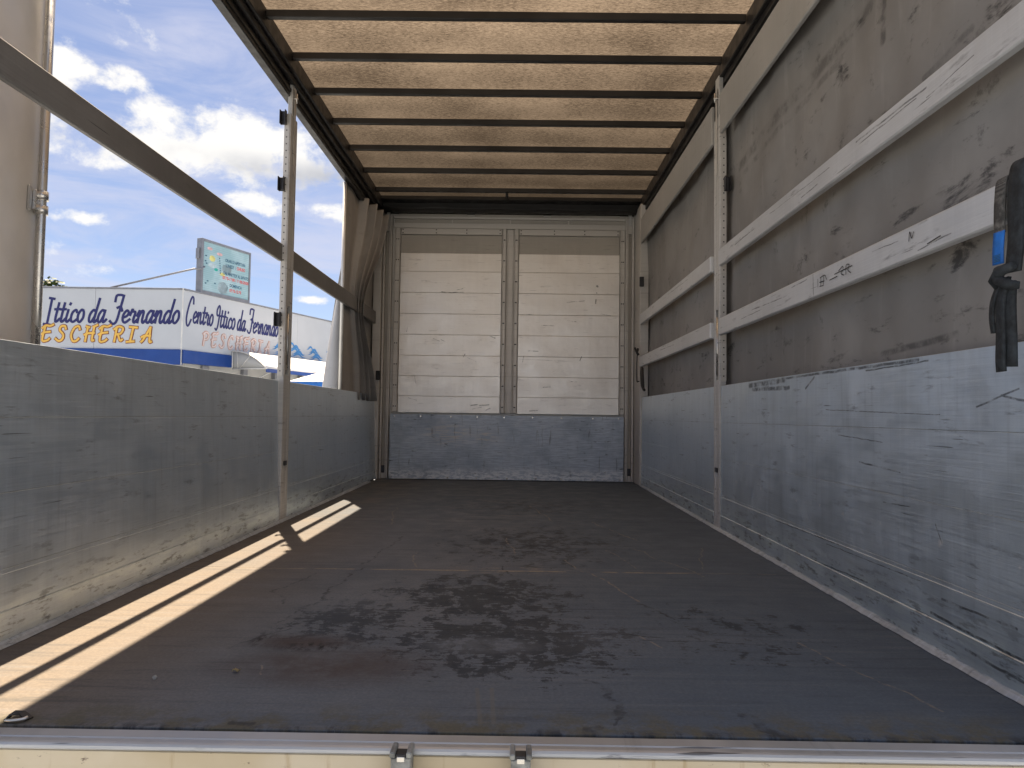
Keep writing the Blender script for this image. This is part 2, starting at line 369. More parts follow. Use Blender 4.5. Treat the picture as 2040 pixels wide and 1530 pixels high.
M_slat = aluminium('aluminium_slat_metal', (.58, .59, .60), (.70, .71, .72), (.20, .20, .21), .70, metal=.45, mw=.5, marks=[((3.1, 1.535), (2.5, 1.53), .004), ((2.75, 1.50), (2.6, 1.503), .006), ((2.3, 1.545), (1.9, 1.54), .008), ((2.15, 1.53), (1.95, 1.532), .005), ((1.9, 1.51), (1.7, 1.525), .004), ((3.6, 1.52), (3.3, 1.525), .007), ((3.3, 1.14), (2.9, 1.135), .006), ((2.85, 1.16), (2.7, 1.165), .006), ((3.5, 1.12), (3.2, 1.125), .005), ((2.64, 1.09), (2.645, 1.17), .010), ((2.2, 1.155), (2.05, 1.15), .004), ((1.95, 1.10), (1.80, 1.108), .005), ((5.2, 1.54), (4.6, 1.535), .005), ((5.5, 1.15), (5.0, 1.145), .005)], rot_s=.69, rough=.48, drips=.08)
M_rail_shaded = aluminium('shaded_rail_metal', (.155, .15, .148), (.21, .205, .20), (.08, .08, .08), .35, metal=.30, rough=.5, drips=.08)  # slat aluminium again, with the backlit shade put into its colour
M_plank = aluminium('cream_headboard_plank', (.84, .79, .73), (.92, .88, .83), (.24, .21, .18), .30, metal=.60, rough=.40, axis='x', drips=.05,
    marks=[((-.645, 1.815), (-.55, 1.808), .011), ((-.54, 1.808), (-.44, 1.815), .010), ((-.50, 1.835), (-.44, 1.85), .006), ((.862, 1.89), (.868, 1.885), .022), ((.858, 1.825), (.860, 1.82), .014), ((.853, 1.76), (.850, 1.72), .014),
           ((.57, 1.728), (.74, 1.742), .006), ((.325, 1.50), (.45, 1.497), .007), ((.20, 1.25), (.30, 1.248), .009), ((-.72, 1.36), (-.66, 1.335), .008), ((-.645, 1.35), (-.60, 1.33), .006), ((-.425, 1.185), (-.41, 1.21), .012), ((-.41, 1.19), (-.30, 1.14), .004),
           ((-.345, .715), (-.28, .725), .012), ((-.26, .715), (-.17, .725), .011), ((-.20, .67), (-.16, .69), .012), ((-.33, .68), (-.24, .70), .006), ((.10, 1.17), (.60, 1.155), .004), ((.10, 1.60), (.25, 1.605), .005), ((-.9, 1.02), (-.88, .92), .005), ((-.95, .78), (-.87, .76), .006), ((-.17, 1.39), (-.12, 1.37), .012), ((.72, 1.20), (.70, 1.16), .009), ((.35, .90), (.42, .905), .008), ((.22, .67), (.30, .675), .010), ((.62, .96), (.68, .955), .006), ((.15, 1.14), (.16, 1.20), .006), ((.9, 1.62), (1.0, 1.60), .004), ((-.98, 1.42), (-.97, 1.47), .006), ((.58, 1.55), (.66, 1.54), .008)],
    bright=[((.775, 1.345), (.80, 1.335), .035), ((.725, 1.19), (.74, 1.18), .02), ((.12, 1.08), (.13, 1.06), .03), ((.80, .75), (.84, .74), .025)])
M_plank_top = aluminium('grey_headboard_plank', (.38, .355, .32), (.47, .44, .395), (.14, .12, .11), .35, metal=.10, rough=.5, axis='x', drips=.06)  # greyer and darker than the other headboard planks
M_frame = aluminium('cream_frame_metal', (.52, .50, .47), (.64, .615, .58), (.15, .14, .13), .35, metal=.35, rough=.5, drips=.25)
M_top = aluminium('dull_top_rail_metal', (.34, .335, .325), (.42, .41, .395), (.14, .13, .12), .4, metal=.15, rough=.5, drips=.1)
M_post = aluminium('galvanised_post', (.46, .46, .45), (.62, .61, .59), (.07, .07, .07), .8, metal=.25, rough=.5, drips=.3)
M_sill = aluminium('worn_sill_aluminium', (.40, .41, .42), (.56, .56, .56), (.11, .11, .12), .95, metal=.62, rough=.44, axis='x', drips=.0, rot_s=.68)
M_strip = aluminium('ribbed_edge_strip', (.34, .38, .43), (.52, .57, .63), (.07, .08, .09), .9, metal=.5, rough=.42, drips=.5)

def m_ply(N):
    p = N.P(); x, y, z = N.sep(p); v = N.comb(x, z, 0.0)
    big = N.noise(v, 3, 6, .65); st = N.noise(N.mapping(v, scale=(2.2, 26, 1)), 3.2, 7, .68, .1); vert = N.noise(N.mapping(v, scale=(12, 1.4, 1)), 2.5, 6, .65)
    c = N.mix(N.ss(st, .34, .66), (.36, .42, .50), (.63, .70, .78))
    c = N.mix(N.ss(big, .42, .7, 0, .6), c, (.25, .30, .37))
    c = N.mix(N.mul(N.ss(vert, .58, .68), .55), c, (.085, .09, .10))
    c = N.mix(N.mul(N.mx(N.ellipse(v, (-.55, .44), (.35, .18)), N.ellipse(v, (-.2, .42), (.2, .12))), N.ss(st, .48, .56, 0, .6)), c, (.70, .62, .52))
    lowm = N.mul(N.ss(N.add(z, N.mul(big, .10)), .10, .20, 1, 0), N.ss(N.noise(N.mapping(v, scale=(3, 9, 1)), 5, 7, .75), .42, .56))
    c = N.mix(N.mul(lowm, .85), c, (.88, .90, .92))
    dark = N.noise(N.mapping(v, scale=(1.5, 5, 1)), 5, 7, .7)
    c = N.mix(N.mul(N.ss(dark, .60, .68), .8), c, (.05, .055, .06))
    N.put(N.b.inputs['Base Color'], c); N.put(N.b.inputs['Roughness'], N.ss(st, .3, .7, .45, .7)); N.b.inputs['Metallic'].default_value = .45
    bump(N, st, .25, .006)
M_ply = material('weathered_kick_panel', m_ply)

def m_roof(N):
    p = N.P(); p2 = N.vmath('MULTIPLY', p, (1, 1, 0))
    fib = N.noise(N.mapping(p2, scale=(9, 30, 1)), 3.2, 6, .78, .6); f2 = N.noise(N.mapping(p2, rot=(0, 0, R(12)), scale=(18, 60, 1)), 3.0, 5, .75, .5)
    big = N.noise(p2, 1.7, 4, .55)
    k = N.add(N.add(N.mul(fib, .45), N.mul(f2, .45)), N.mul(big, .25))
    c = N.mix(N.ss(k, .45, .70), (.076, .061, .048), (.275, .231, .188))
    # light leaves the thick cloth more weakly at a grazing angle (longer way through the fibre)
    g = N.n('ShaderNodeNewGeometry'); cs = N.math('MAXIMUM', N.math('ABSOLUTE', N.vmath('DOT_PRODUCT', g.outputs['Incoming'], g.outputs['Normal'])), .12)
    att = N.math('EXPONENT', N.mul(N.math('SUBTRACT', N.math('DIVIDE', 1.0, cs), 1.0), -1.0))
    tr = N.n('ShaderNodeBsdfTranslucent'); N.put(tr.inputs[0], N.vmath('SCALE', c, scale=att))
    df = N.n('ShaderNodeBsdfDiffuse'); N.put(df.inputs[0], N.mix(1.0, c, (.30, .30, .30), 'MULTIPLY'))
    m2 = N.n('ShaderNodeAddShader'); N.nt.links.new(tr.outputs[0], m2.inputs[0]); N.nt.links.new(df.outputs[0], m2.inputs[1])
    N.nt.nodes.remove(N.b); N.nt.links.new(m2.outputs[0], N.out.inputs[0])
M_roof = material('translucent_roof_tarpaulin', m_roof)

def tarp(name, c0, c1, dirt, amt, rot=0.0):
    def fn(N):
        p = N.P(); x, y, z = N.sep(p); v = N.comb(y, z, N.mul(x, .3))
        big = N.noise(v, 1.3, 5, .6); st = N.noise(N.mapping(v, rot=(0, 0, R(rot)), scale=(1.4, 4.6, 1)), 2.6, 9, .72, .35); vert = N.noise(N.mapping(v, scale=(7, 1, 1)), 2.2, 6, .62)
        weave = N.noise(N.mapping(v, scale=(90, 90, 30)), 4, 2)
        c = N.mix(N.ss(big, .35, .65), c0, c1)
        c = N.mix(N.mul(N.ss(vert, .55, .70), .22), c, tuple(a * 1.3 for a in c1))
        zone = N.mx(N.ss(z, 1.15, .82, 0, 1), N.mul(N.ss(y, 3.4, 1.8, 0, 1), .75))
        c = N.mix(N.mul(N.mul(N.ss(st, .55, .66), N.ss(N.add(N.noise(v, 5, 5, .65), N.mul(zone, .20)), .53, .66)), amt), c, dirt)
        c = N.mix(N.mul(N.ss(N.noise(v, 9, 6, .7), .60, .70), amt * .5), c, dirt)
        # slanting rub lines high up
        if amt > .5:
            v2 = N.comb(y, z, 0.0)
            ln = N.mx(N.mul(N.seg(v2, (3.79, 1.995), (2.27, 2.06), .040), .75), N.mul(N.seg(v2, (3.7, 1.93), (2.6, 1.985), .022), .6), N.seg(v2, (2.28, 2.06), (2.28, 1.88), .022), N.mul(N.seg(v2, (2.05, 1.64), (1.85, 1.68), .014), .7), N.mul(N.seg(v2, (2.1, 1.90), (1.85, 1.93), .012), .6), N.seg(v2, (2.3, .84), (1.9, .86), .014))
            c = N.mix(N.mul(ln, N.ss(N.noise(v, 12, 5, .7), .40, .64, .08, .70)), c, dirt)
        N.put(N.b.inputs['Base Color'], c); N.b.inputs['Roughness'].default_value = .55; N.b.inputs['Specular IOR Level'].default_value = .3
        bump(N, N.add(N.mul(big, 1.0), N.mul(weave, .03)), .35, .03)
    return material(name, fn)
M_tarp = tarp('grey_side_tarpaulin', (.225, .218, .212), (.30, .292, .284), (.05, .05, .053), .95, 5)
M_fold = tarp('bunched_grey_tarpaulin', (.30, .29, .28), (.40, .39, .38), (.14, .14, .14), .4)
M_flap = tarp('pale_grey_tarpaulin', (.33, .33, .34), (.38, .38, .39), (.22, .22, .23), .3)
M_black = plain('black_roof_metal', (.020, .019, .019), .45, .2)
M_rubber = plain('black_rubber', (.018, .018, .019), .6)
M_dark = plain('dark_steel', (.06, .06, .065), .45, .6)
M_steel = plain('brushed_steel', (.62, .60, .57), .30, .9, .02, 6)
M_white_edge = plain('pale_pole_metal', (.72, .71, .68), .4, .3, .05)
M_door = plain('cream_door_paint', (.82, .76, .69), .45, 0, .06, 2.5)
M_doorp = M_door
def m_cream(N):
    p = N.P(); x, y, z = N.sep(p)
    ver = N.noise(N.mapping(p, scale=(9, 1, 1.2)), 3, 6, .65); big = N.noise(p, 4, 4)
    c = N.mix(N.ss(big, .35, .65), (.58, .47, .30), (.66, .56, .40))
    c = N.mix(N.mul(N.ss(ver, .56, .70), .5), c, (.38, .25, .10))
    rust = N.noise(N.mapping(p, scale=(3, 1, 6)), 7, 6, .7)
    c = N.mix(N.mul(N.ss(rust, .62, .68), .85), c, (.07, .028, .02))
    N.put(N.b.inputs['Base Color'], c); N.b.inputs['Roughness'].default_value = .5
M_latch = plain('dull_latch_steel', (.30, .30, .28), .55, .4, .25, 30)
M_cream = material('rust_streaked_cream_paint', m_cream)
def m_strap(N):
    p = N.P(); w = N.n('ShaderNodeTexWave'); w.inputs['Scale'].default_value = 260; w.inputs['Distortion'].default_value = 1.5; N.put(w.inputs[0], p)
    n = N.noise(p, 60, 3)
    N.put(N.b.inputs['Base Color'], N.mix(N.add(N.mul(w.outputs['Fac'], .35), N.mul(N.ss(n, .45, .7), .35)), (.045, .044, .043), (.27, .26, .24))); N.b.inputs['Roughness'].default_value = .85
    bump(N, w.outputs['Fac'], .4, .002)
M_strap = material('frayed_webbing', m_strap)
M_strap_dk = plain('dark_webbing', (.022, .027, .032), .8, 0, .3, 40)
M_blue_tag = plain('blue_label_fabric', (.012, .17, .62), .55, 0, .12, 30)
M_shop = plain('white_shop_cladding', (.52, .545, .585), .45, 0, .02, 1.5)
M_shop_blue = plain('blue_fascia_paint', (.007, .055, .27), .55, 0, .05, 2)
M_navy = plain('navy_sign_paint', (.016, .018, .12), .45, 0, .05)
M_yellow = plain('yellow_sign_paint', (.78, .47, .09), .45, 0, .06)
M_maroon = plain('maroon_sign_paint', (.22, .035, .012), .45, 0, .06)
M_faded = plain('faded_sign_paint', (.56, .33, .27), .5, 0, .1)
M_fadedin = plain('bleached_sign_paint', (.68, .58, .56), .5, 0, .05)
M_wave = plain('wave_sign_paint', (.05, .25, .58), .45, 0, .1)
M_lwave = plain('pale_wave_paint', (.28, .50, .74), .45, 0, .1)
M_gunmetal = plain('grey_sign_frame', (.24, .25, .28), .4, .3, .06)
M_canopy = plain('white_canopy_sheet', (.78, .78, .78), .4, 0, .02)
M_awn_blue = plain('bright_blue_valance', (.015, .16, .55), .5, 0, .06)
M_wall = plain('pale_shop_wall', (.48, .48, .47), .7, 0, .06, 1.2)
M_glass = plain('dark_window_glass', (.03, .035, .04), .08, 0, .05)
M_rust = plain('rusty_lever', (.07, .055, .045), .6, .4)
def m_board(N):
    p = N.P(); x, y, z = N.sep(p)
    ln = N.math('SINE', N.mul(z, 2 * math.pi / .045)); big = N.noise(p, 2.2, 3); s = N.vmath('DOT_PRODUCT', p, (.343, .939, 0))
    c = N.mix(N.ss(big, .35, .65), (.30, .47, .52), (.42, .58, .64))
    c = N.mix(N.mul(N.ss(ln, .6, .95), .35), c, (.16, .28, .33))
    N.put(N.b.inputs['Base Color'], c); N.b.inputs['Roughness'].default_value = .3
M_screen = material('printed_sign_face', m_board)
M_print_navy = plain('teal_print', (.03, .12, .20), .5)
M_print_red = plain('red_print', (.62, .08, .07), .5)
M_print_pink = plain('pink_print', (.72, .45, .46), .5)
M_print_yel = plain('yellow_print', (.66, .62, .22), .5)
M_print_teal = plain('green_print', (.02, .45, .38), .5)
M_print_pale = plain('pale_print', (.52, .64, .70), .5)
M_leaf = plain('tree_leaf', (.055, .095, .03), .55, 0, .3, 3)
M_bark = plain('bark', (.10, .075, .055), .8)
M_dryleaf = plain('dry_leaf', (.34, .27, .13), .7)
M_stone = plain('pale_pebble', (.42, .40, .36), .8)
def m_ground(N):
    p = N.P(); c = N.mix(N.ss(N.noise(p, .6, 6, .6), .35, .65), (.235, .27, .315), (.32, .36, .41))
    c = N.mix(N.ss(N.noise(p, 60, 3), .4, .7, 0, .4), c, (.38, .40, .42))
    N.put(N.b.inputs['Base Color'], c); N.b.inputs['Roughness'].default_value = .85; bump(N, N.noise(p, 80, 4), .3, .01)
M_ground = material('pale_yard_asphalt', m_ground)

# ------------------------------------------------------------------ ground
GZ = -1.05
g = obj('ground', sheet(BM(), [[(-900, -900, GZ), (900, -900, GZ)], [(-900, 900, GZ), (900, 900, GZ)]]), M_ground); g['kind'] = 'structure'

# ------------------------------------------------------------------ the truck body
W = 1.24; Y0 = 1.405; Y1 = 6.79
truck = thing('cargo_truck', (0, Y0, GZ), 'empty open-sided truck body with plank front wall, tarpaulin roof and worn dark floor', 'truck')

# floor > panels, edge strips, sill
fb = BM(); box(fb, -1.30, 1.30, Y0 + .01, 6.86, -.16, -.022)
floor = obj('floor', fb, M_dark, truck)
ys = [Y0, 2.8425, 4.24, 6.80]
for a, b in zip(ys[:-1], ys[1:]):
    bx('floor_panel', M_floor, floor, (-1.236, 1.236, a + .0015, b - .0015, -.021, 0.0), .0012)
for s in (-1, 1):
    bm = BM(); n = 180; random.seed(3 + s)
    prof = []
    for i in range(n + 1):
        yy = Y0 + .01 + (6.40 - Y0) * i / n
        w = .020 + random.uniform(-.002, .0025); h = .011 + random.uniform(-.0015, .002)
        prof.append([(s * (W + .002), yy, h + .004), (s * (W - w * .55), yy, h), (s * (W - w), yy, .0015)])
    sheet(bm, prof, False)
    obj('edge_strip', bm, M_strip, floor, solid=.002)
# rear sill: ribbed extrusion with a rounded nose, and the cream crossmember under it
sm = BM()
pr = [(1.396, -.012), (1.396, -.001), (1.392, .001), (1.362, .001), (1.360, -.0012), (1.3565, -.0012), (1.3545, .001), (1.343, .001), (1.338, -.0005), (1.3345, -.004), (1.3335, -.009), (1.336, -.012)]
sheet(sm, [[(-1.42, a, b) for a, b in pr], [(1.42, a, b) for a, b in pr]], False)
sill = obj('rear_sill', sm, M_sill, truck)
bx('crossmember', M_cream, truck, (-1.42, 1.42, 1.338, 1.46, -.24, -.0135), .002)
bx('floor_gap', M_rubber, floor, (-1.30, 1.30, 1.3965, 1.416, -.020, -.0215 + .002), 0)
for x0 in (-.1185, .098):
    lb = BM(); w = .036
    box(lb, x0, x0 + w, 1.293, 1.3325, -.16, .003, .002)
    box(lb, x0 - .002, x0 + .008, 1.290, 1.3325, .0032, .014, .002); box(lb, x0 + w - .008, x0 + w + .002, 1.290, 1.3325, .0032, .014, .002)
    lk = obj('latch_post', lb, M_latch, truck)
    bx('latch_keeper', M_dark, lk, (x0 + .0085, x0 + w - .0085, 1.2945, 1.318, .0034, .0085), .001)
    bx('latch_tongue', M_steel, lk, (x0 + .011, x0 + w - .011, 1.2915, 1.2942, -.004, .0055), .001)

# side boards > planks
def side_board(s, ya, yb, mat, lean=0.0):
    """drop side: four interlocking extruded planks on a backing skin; lean tips its top outwards"""
    def tip(bm):
        for v in bm.verts: v.co.x += s * lean * v.co.z
        return bm
    def px(a, b): return (min(s * a, s * b), max(s * a, s * b))
    sb = obj('side_board', tip(box(BM(), *px(W + .012, W + .030), ya, yb, -.02, .799)), M_dark, truck)
    zs = [.008, .200, .400, .600, .806]
    for k in range(4):
        bm = BM(); box(bm, *px(W, W + .0115), ya, yb, zs[k] + .0004, zs[k + 1] - .0004, .0008)
        if k == 0:     # two shallow pressed steps low on the bottom plank
            box(bm, *px(W - .004, W + .001), ya + .001, yb - .001, .013, .088, .003)
            box(bm, *px(W - .002, W + .0012), ya + .001, yb - .001, .090, .188, .0018)
        obj('board_plank', tip(bm), mat, sb)
    return sb
side_board(-1, 1.42, 3.992, M_board, .030); side_board(-1, 4.128, 6.7045, M_board, .030)
side_board(1, 1.42, 3.93, M_board); side_board(1, 4.068, 6.42, M_board)

# posts > perforated strip, brackets, lever, top tube
def post(s, y0, y1, pockets, lever):
    xi = W - .005; dp = .036
    def sx(a, b): return (min(s * a, s * b), max(s * a, s * b))
    bm = BM()   # face with two flanges and a slot left open for the lever
    box(bm, *sx(xi, xi + dp), y0, y0 + .032, 0.006, 2.36, .003)
    box(bm, *sx(xi, xi + dp), y1 - .032, y1, 0.0065, 2.3595, .003)
    box(bm, *sx(xi + .001, xi + dp - .001), y0 + .0325, y1 - .0325, .007, .84, .001)
    box(bm, *sx(xi + .001, xi + dp - .001), y0 + .0325, y1 - .0325, 1.24, 2.355, .001)
    p = obj('post', bm, M_post, truck)
    bx('post_foot', M_dark, p, (*sx(xi - .002, xi + .02), y0 - .002, y1 + .002, .0015, .0055), .001)
    st = bx('perforated_strip', M_frame, p, (*sx(xi + .007, xi + dp + .001), y0 - .003, y0 - .0003, .83, 2.30), .0008)
    hb = BM(); zz = .86
    while zz < 2.28:
        bmesh.ops.create_circle(hb, cap_ends=True, segments=8, radius=.0042, matrix=Matrix.Translation((s * (xi + .022), y0 - .0034, zz)) @ Matrix.Rotation(R(90), 4, 'X'))
        zz += .040
    ho = obj('punched_holes', hb, M_rubber, st); ho['kind'] = 'stuff'
    bx('lever_slot', M_rubber, p, (*sx(xi + .016, xi + dp - .002), y0 + .033, y1 - .033, .845, 1.236), .001)
    bm = BM(); rod(bm, [(s * (xi + .007), (y0 + y1) / 2 + .005, .87), (s * (xi + .007), (y0 + y1) / 2 + .005, 1.20)], .008, 8)
    obj('lock_rod', bm, M_steel, p)
    bx('lower_catch', M_dark, p, (*sx(xi - .005, xi - .0005), y0 + .03, y0 + .085, .318, .345), .002)
    bm = BM(); box(bm, *sx(xi + .003, xi + .030), y0 + .030, y1 - .020, 2.361, 2.60, .003)
    obj('upper_tube', bm, M_post, p)
    bm = BM(); box(bm, *sx(xi - .004, xi - .0005), y0 + .045, y0 + .075, 2.02, 2.53, .002); obj('slide_rail', bm, M_frame, p)
    bm = BM(); rod(bm, [(s * (xi - .022), y0 + .05, 2.47), (s * (xi + .02), y0 + .05, 2.47)], .006, 8); rod(bm, [(s * (xi - .014), y0 + .05, 2.445), (s * (xi - .014), y0 + .05, 2.50)], .005, 6)
    obj('pin', bm, M_steel, p)
    bx('top_bracket', M_black, p, (*sx(xi + .004, xi + .04), y0 + .015, y1 - .01, 2.601, 2.66), .002)
    for zc in pockets:
        bm = BM(); a = xi + .022
        box(bm, *sx(a, a + .005), y0 - .034, y0 - .004, zc - .041, zc + .041, .001)
        box(bm, *sx(a + .030, a + .035), y0 - .034, y0 - .004, zc - .041, zc + .041, .001)
        box(bm, *sx(a + .0052, a + .0298), y0 - .010, y0 - .004, zc - .0405, zc + .0405, .001)
        obj('slat_pocket', bm, M_dark, p)
    return p
post(-1, 4.0, 4.12, [2.33, 1.94, 1.155], True)
post(1, 3.94, 4.06, [1.95], True)
# corner posts: rear pair stands just outside the picture, front pair beside the headboard
for s in (-1, 1):
    a, b = sorted((s * (W + .002), s * (W + .09)))
    bx('rear_pillar', M_frame, truck, (a, b, 1.33, 1.415, -.03, 2.66), .004)
    a, b = sorted((s * (W - .018), s * (W + .06)))
    ya = 6.705 if s < 0 else 6.43
    fp = bx('front_pillar', M_frame, truck, (a, b, ya, 6.8015, 0.002, 2.60), .004)
    for zc in ((1.87,) if s > 0 else (.99,)):
        a, b = sorted((s * (W - .028), s * (W + .012)))
        bx('slat_pocket', M_dark, fp, (a, b, ya - .022, ya - .001, zc - .045, zc + .045), .003)

# front wall
fw = bx('front_wall', M_frame, truck, (-1.34, 1.34, 6.802, 6.85, -.01, 2.585), 0)
D = 6.80
for xa, xb in ((-1.052, -.066), (.100, 1.080)):
    js = [.640, .800, .995, 1.194, 1.397, 1.600, 1.807, 2.014, 2.195]
    for a, b in zip(js[:-1], js[1:]):
        bx('wall_plank', M_plank, fw, (xa + .001, xb - .001, 6.772 + random.uniform(-.0015, .0015), 6.801, a + .0009, b - .0009), .002)
    bx('wall_plank', M_plank_top, fw, (xa + .001, xb - .001, 6.783, 6.801, 2.1965, 2.375), .002, label='grey plank at the top of the wall')
    bx('top_channel', M_frame, fw, (xa + .001, xb - .001, 6.768, 6.801, 2.377, 2.437), .003)
    rv = BM()
    for t in (.02, .35, .65, .98):
        for zz in (2.392, 2.423):
            box(rv, xa + (xb - xa) * t - .006, xa + (xb - xa) * t + .006, 6.764, 6.7675, zz - .005, zz + .005, .002)
    o = obj('rivet_heads', rv, M_dark, fw); o['kind'] = 'stuff'
chan = [(-1.108, -1.056, 6.766), (-.062, -.022, 6.764), (.054, .096, 6.764), (1.084, 1.132, 6.766)]
for a, b, yy in chan:
    bx('wall_channel', M_frame, fw, (a, b, yy, 6.801, .645, 2.437), .003)
    for xx in (a + .004, b - .009):
        bx('channel_lip', M_frame, fw, (xx, xx + .005, yy - .008, yy - .0005, .646, 2.436), .001)
    rv = BM(); zz = .70
    while zz < 2.4:
        for xx in (a + .016, b - .016):
            box(rv, xx - .0055, xx + .0055, yy - .004, yy - .0002, zz - .0055, zz + .0055, .002)
        zz += .2035
    o = obj('rivet_heads', rv, M_dark, fw); o['kind'] = 'stuff'
bx('centre_strip', M_frame, fw, (-.0205, .0525, 6.784, 6.801, .645, 2.437), .002)
for xx in (-.008, .036):
    bx('channel_lip', M_frame, fw, (xx, xx + .005, 6.776, 6.7835, .646, 2.436), .001)
bx('head_beam', M_frame, fw, (-1.128, 1.155, 6.770, 6.8012, 2.439, 2.492), .003)
bx('louvre_back', M_plank_top, fw, (-1.128, 1.155, 6.792, 6.8014, 2.4935, 2.532), .001)
for k in range(5):
    xx = -1.128 + k * .5675
    bx('louvre_divider', M_frame, fw, (xx, xx + .013, 6.778, 6.7915, 2.494, 2.5315), .001)
bx('louvre_rail', M_frame, fw, (-1.128, 1.155, 6.771, 6.8016, 2.5335, 2.556), .002)
for k in range(3):
    bx('top_slat', M_plank_top, fw, (-1.08 + k * .745, -.41 + k * .745, 6.780, 6.8018, 2.558, 2.583), .002)
# kick panel of weathered sheet
kp = bx('kick_panel', M_ply, fw, (-1.118, 1.126, 6.735, 6.7645, .006, .625), .003)
rv = BM()
for t in range(9):
    for zz in (.604, .022):
        xx = -1.09 + t * .272 + random.uniform(-.02, .02)
        box(rv, xx - .008, xx + .008, 6.7305, 6.7345, zz - .008, zz + .008, .003)
o = obj('screw_heads', rv, M_steel, kp); o['kind'] = 'stuff'
# side jambs with a recessed slot either side of the headboard
for s in (-1, 1):
    def jx(a, b): return sorted((s * a, s * b))
    jb = bx('jamb', M_frame, fw, (*jx(1.134, 1.150), 6.752, 6.8011, .004, 2.56), .003)
    bx('jamb_edge', M_frame, jb, (*jx(1.151, 1.164), 6.758, 6.8009, .005, 2.555), .002)
    bx('slot_back', M_plank_top, jb, (*jx(1.165, 1.197), 6.790, 6.8007, .06, 2.40), .001)
    bx('slot_cap', M_frame, jb, (*jx(1.165, 1.197), 6.754, 6.8005, 2.402, 2.480), .002)
    bx('slot_foot', M_frame, jb, (*jx(1.165, 1.197), 6.754, 6.8005, .006, .058), .002)
    bx('outer_jamb', M_frame, jb, (*jx(1.198, 1.217), 6.750, 6.8003, .004, 2.56), .003)
    bx('slot_plate', M_post, jb, (*jx(1.166, 1.196), 6.770, 6.800, 2.482, 2.60), .002)
    bx('slot_stop', M_dark, jb, (*jx(1.166, 1.196), 6.760, 6.789, .060, .13), .002)

# roof: translucent sheet, ribs, rails, front beam
ZR = 2.695
grid = []
NY = 96; NX = 24
ribs = [1.45, 1.86, 2.27, 2.68, 3.07, 3.49, 3.91, 4.34, 4.79, 5.27, 5.76, 6.26, 6.60]
for i in range(NY + 1):
    yy = 1.33 + (6.66 - 1.33) * i / NY
    d = min(abs(yy - q) for q in ribs)
    row = []
    for j in range(NX + 1):
        xx = -1.255 + 2.51 * j / NX
        row.append((xx, yy, ZR - .004 * min(1, d / .2) + .0012 * math.sin(xx * 3 + yy * 2.3)))
    grid.append(row)
rbm = sheet(BM(), grid)
roof = obj('roof', rbm, M_roof, truck)
for yy in ribs[:-1]:
    bx('roof_rib', M_black, roof, (-1.204, 1.236, yy - .016, yy + .016, 2.632, 2.672), .003)
for s in (-1, 1):
    k = 1.0 if s < 0 else 1.03
    def rx(a, b): return sorted((s * a * k, s * b * k))
    bm = BM()
    box(bm, *rx(1.205, 1.246), 1.335, 6.64, 2.585, 2.684, .004)
    box(bm, *rx(1.2265, 1.2525), 1.336, 6.641, 2.545, 2.584, .002)
    obj('roof_rail', bm, M_black, roof)
    bm = BM()
    box(bm, *rx(1.254, 1.304), 1.334, 6.86, 2.474, 2.70, .005)
    box(bm, *rx(1.247, 1.2535), 1.335, 6.86, 2.50, 2.52, .001)
    obj('curtain_track', bm, M_black, roof)
bm = BM()
box(bm, -1.30, 1.30, 6.62, 6.72, 2.590, 2.715, .006); box(bm, -1.25, 1.25, 6.50, 6.6195, 2.64, 2.676, .004)
obj('front_beam', bm, M_black, roof)
bx('rib_spacer', M_black, roof, (-.030, -.006, 6.277, 6.50, 2.640, 2.672), .002)
# sagging dark lining just under the front edge of the roof sheet
rows = []
for i in range(6):
    t = i / 5
    rows.append([(-1.22 + 2.44 * j / 20, 6.60 + .17 * t, 2.600 - .028 * math.sin(math.pi * t) - .012 * abs(math.sin(j * .7)) * (1 - t)) for j in range(21)])
obj('front_lining', sheet(BM(), rows), M_black, roof, solid=.004)
bx('leak_cap', M_black, roof, (-1.30, 1.30, 6.721, 6.851, 2.690, 2.712), .002)  # added to stop light leaking in behind the front beam
bx('front_cover', M_black, roof, (-1.34, 1.34, 6.852, 6.875, 2.40, 2.72), .002)
bx('rear_header', M_black, roof, (-1.32, 1.32, 1.30, 1.333, 2.56, 2.72), .003)

# open rear door folded back along the left side
th = R(13.7); ca, sa = math.cos(th), math.sin(th)
def dr(u, v, z): return Vector((-1.365 - u * sa - v * ca * -1.0 * -1.0 + 0, 1.345 + u * ca - v * sa, z))  # v: thickness away from the load bay
def doorbox(u0, u1, v0, v1, z0, z1, bev=.003):
    bm = BM(); box(bm, u0, u1, v0, v1, z0, z1, bev)
    for vv in bm.verts: vv.co = dr(*vv.co)
    return bm
door = obj('rear_door', doorbox(0, 1.205, 0, .035, -.08, 2.75), M_door, truck, label='cream rear door folded back along the left side')
obj('door_seal', doorbox(1.206, 1.216, .002, .033, -.08, 2.75), M_dark, door)
bm = BM(); rod(bm, [dr(1.168, -.022, -.06), dr(1.168, -.022, 2.73)], .0155, 14); obj('lock_bar', bm, M_steel, door)
for zc in (1.365, .15, 2.55):
    bk = BM()
    for vv in [doorbox(1.100, 1.126, -.008, -.0005, zc - .045, zc + .045)]: pass
    br = obj('bar_bracket', vv, M_steel, door)
    for dz in (-.028, .024):
        bm = BM()
        rod(bm, [dr(1.168, -.022, zc + dz - .016), dr(1.168, -.022, zc + dz + .016)], .0215, 14)
        obj('bracket_collar', bm, M_steel, br)
    obj('bracket_arm', doorbox(1.1265, 1.155, -.020, -.006, zc - .035, zc + .035), M_steel, br)
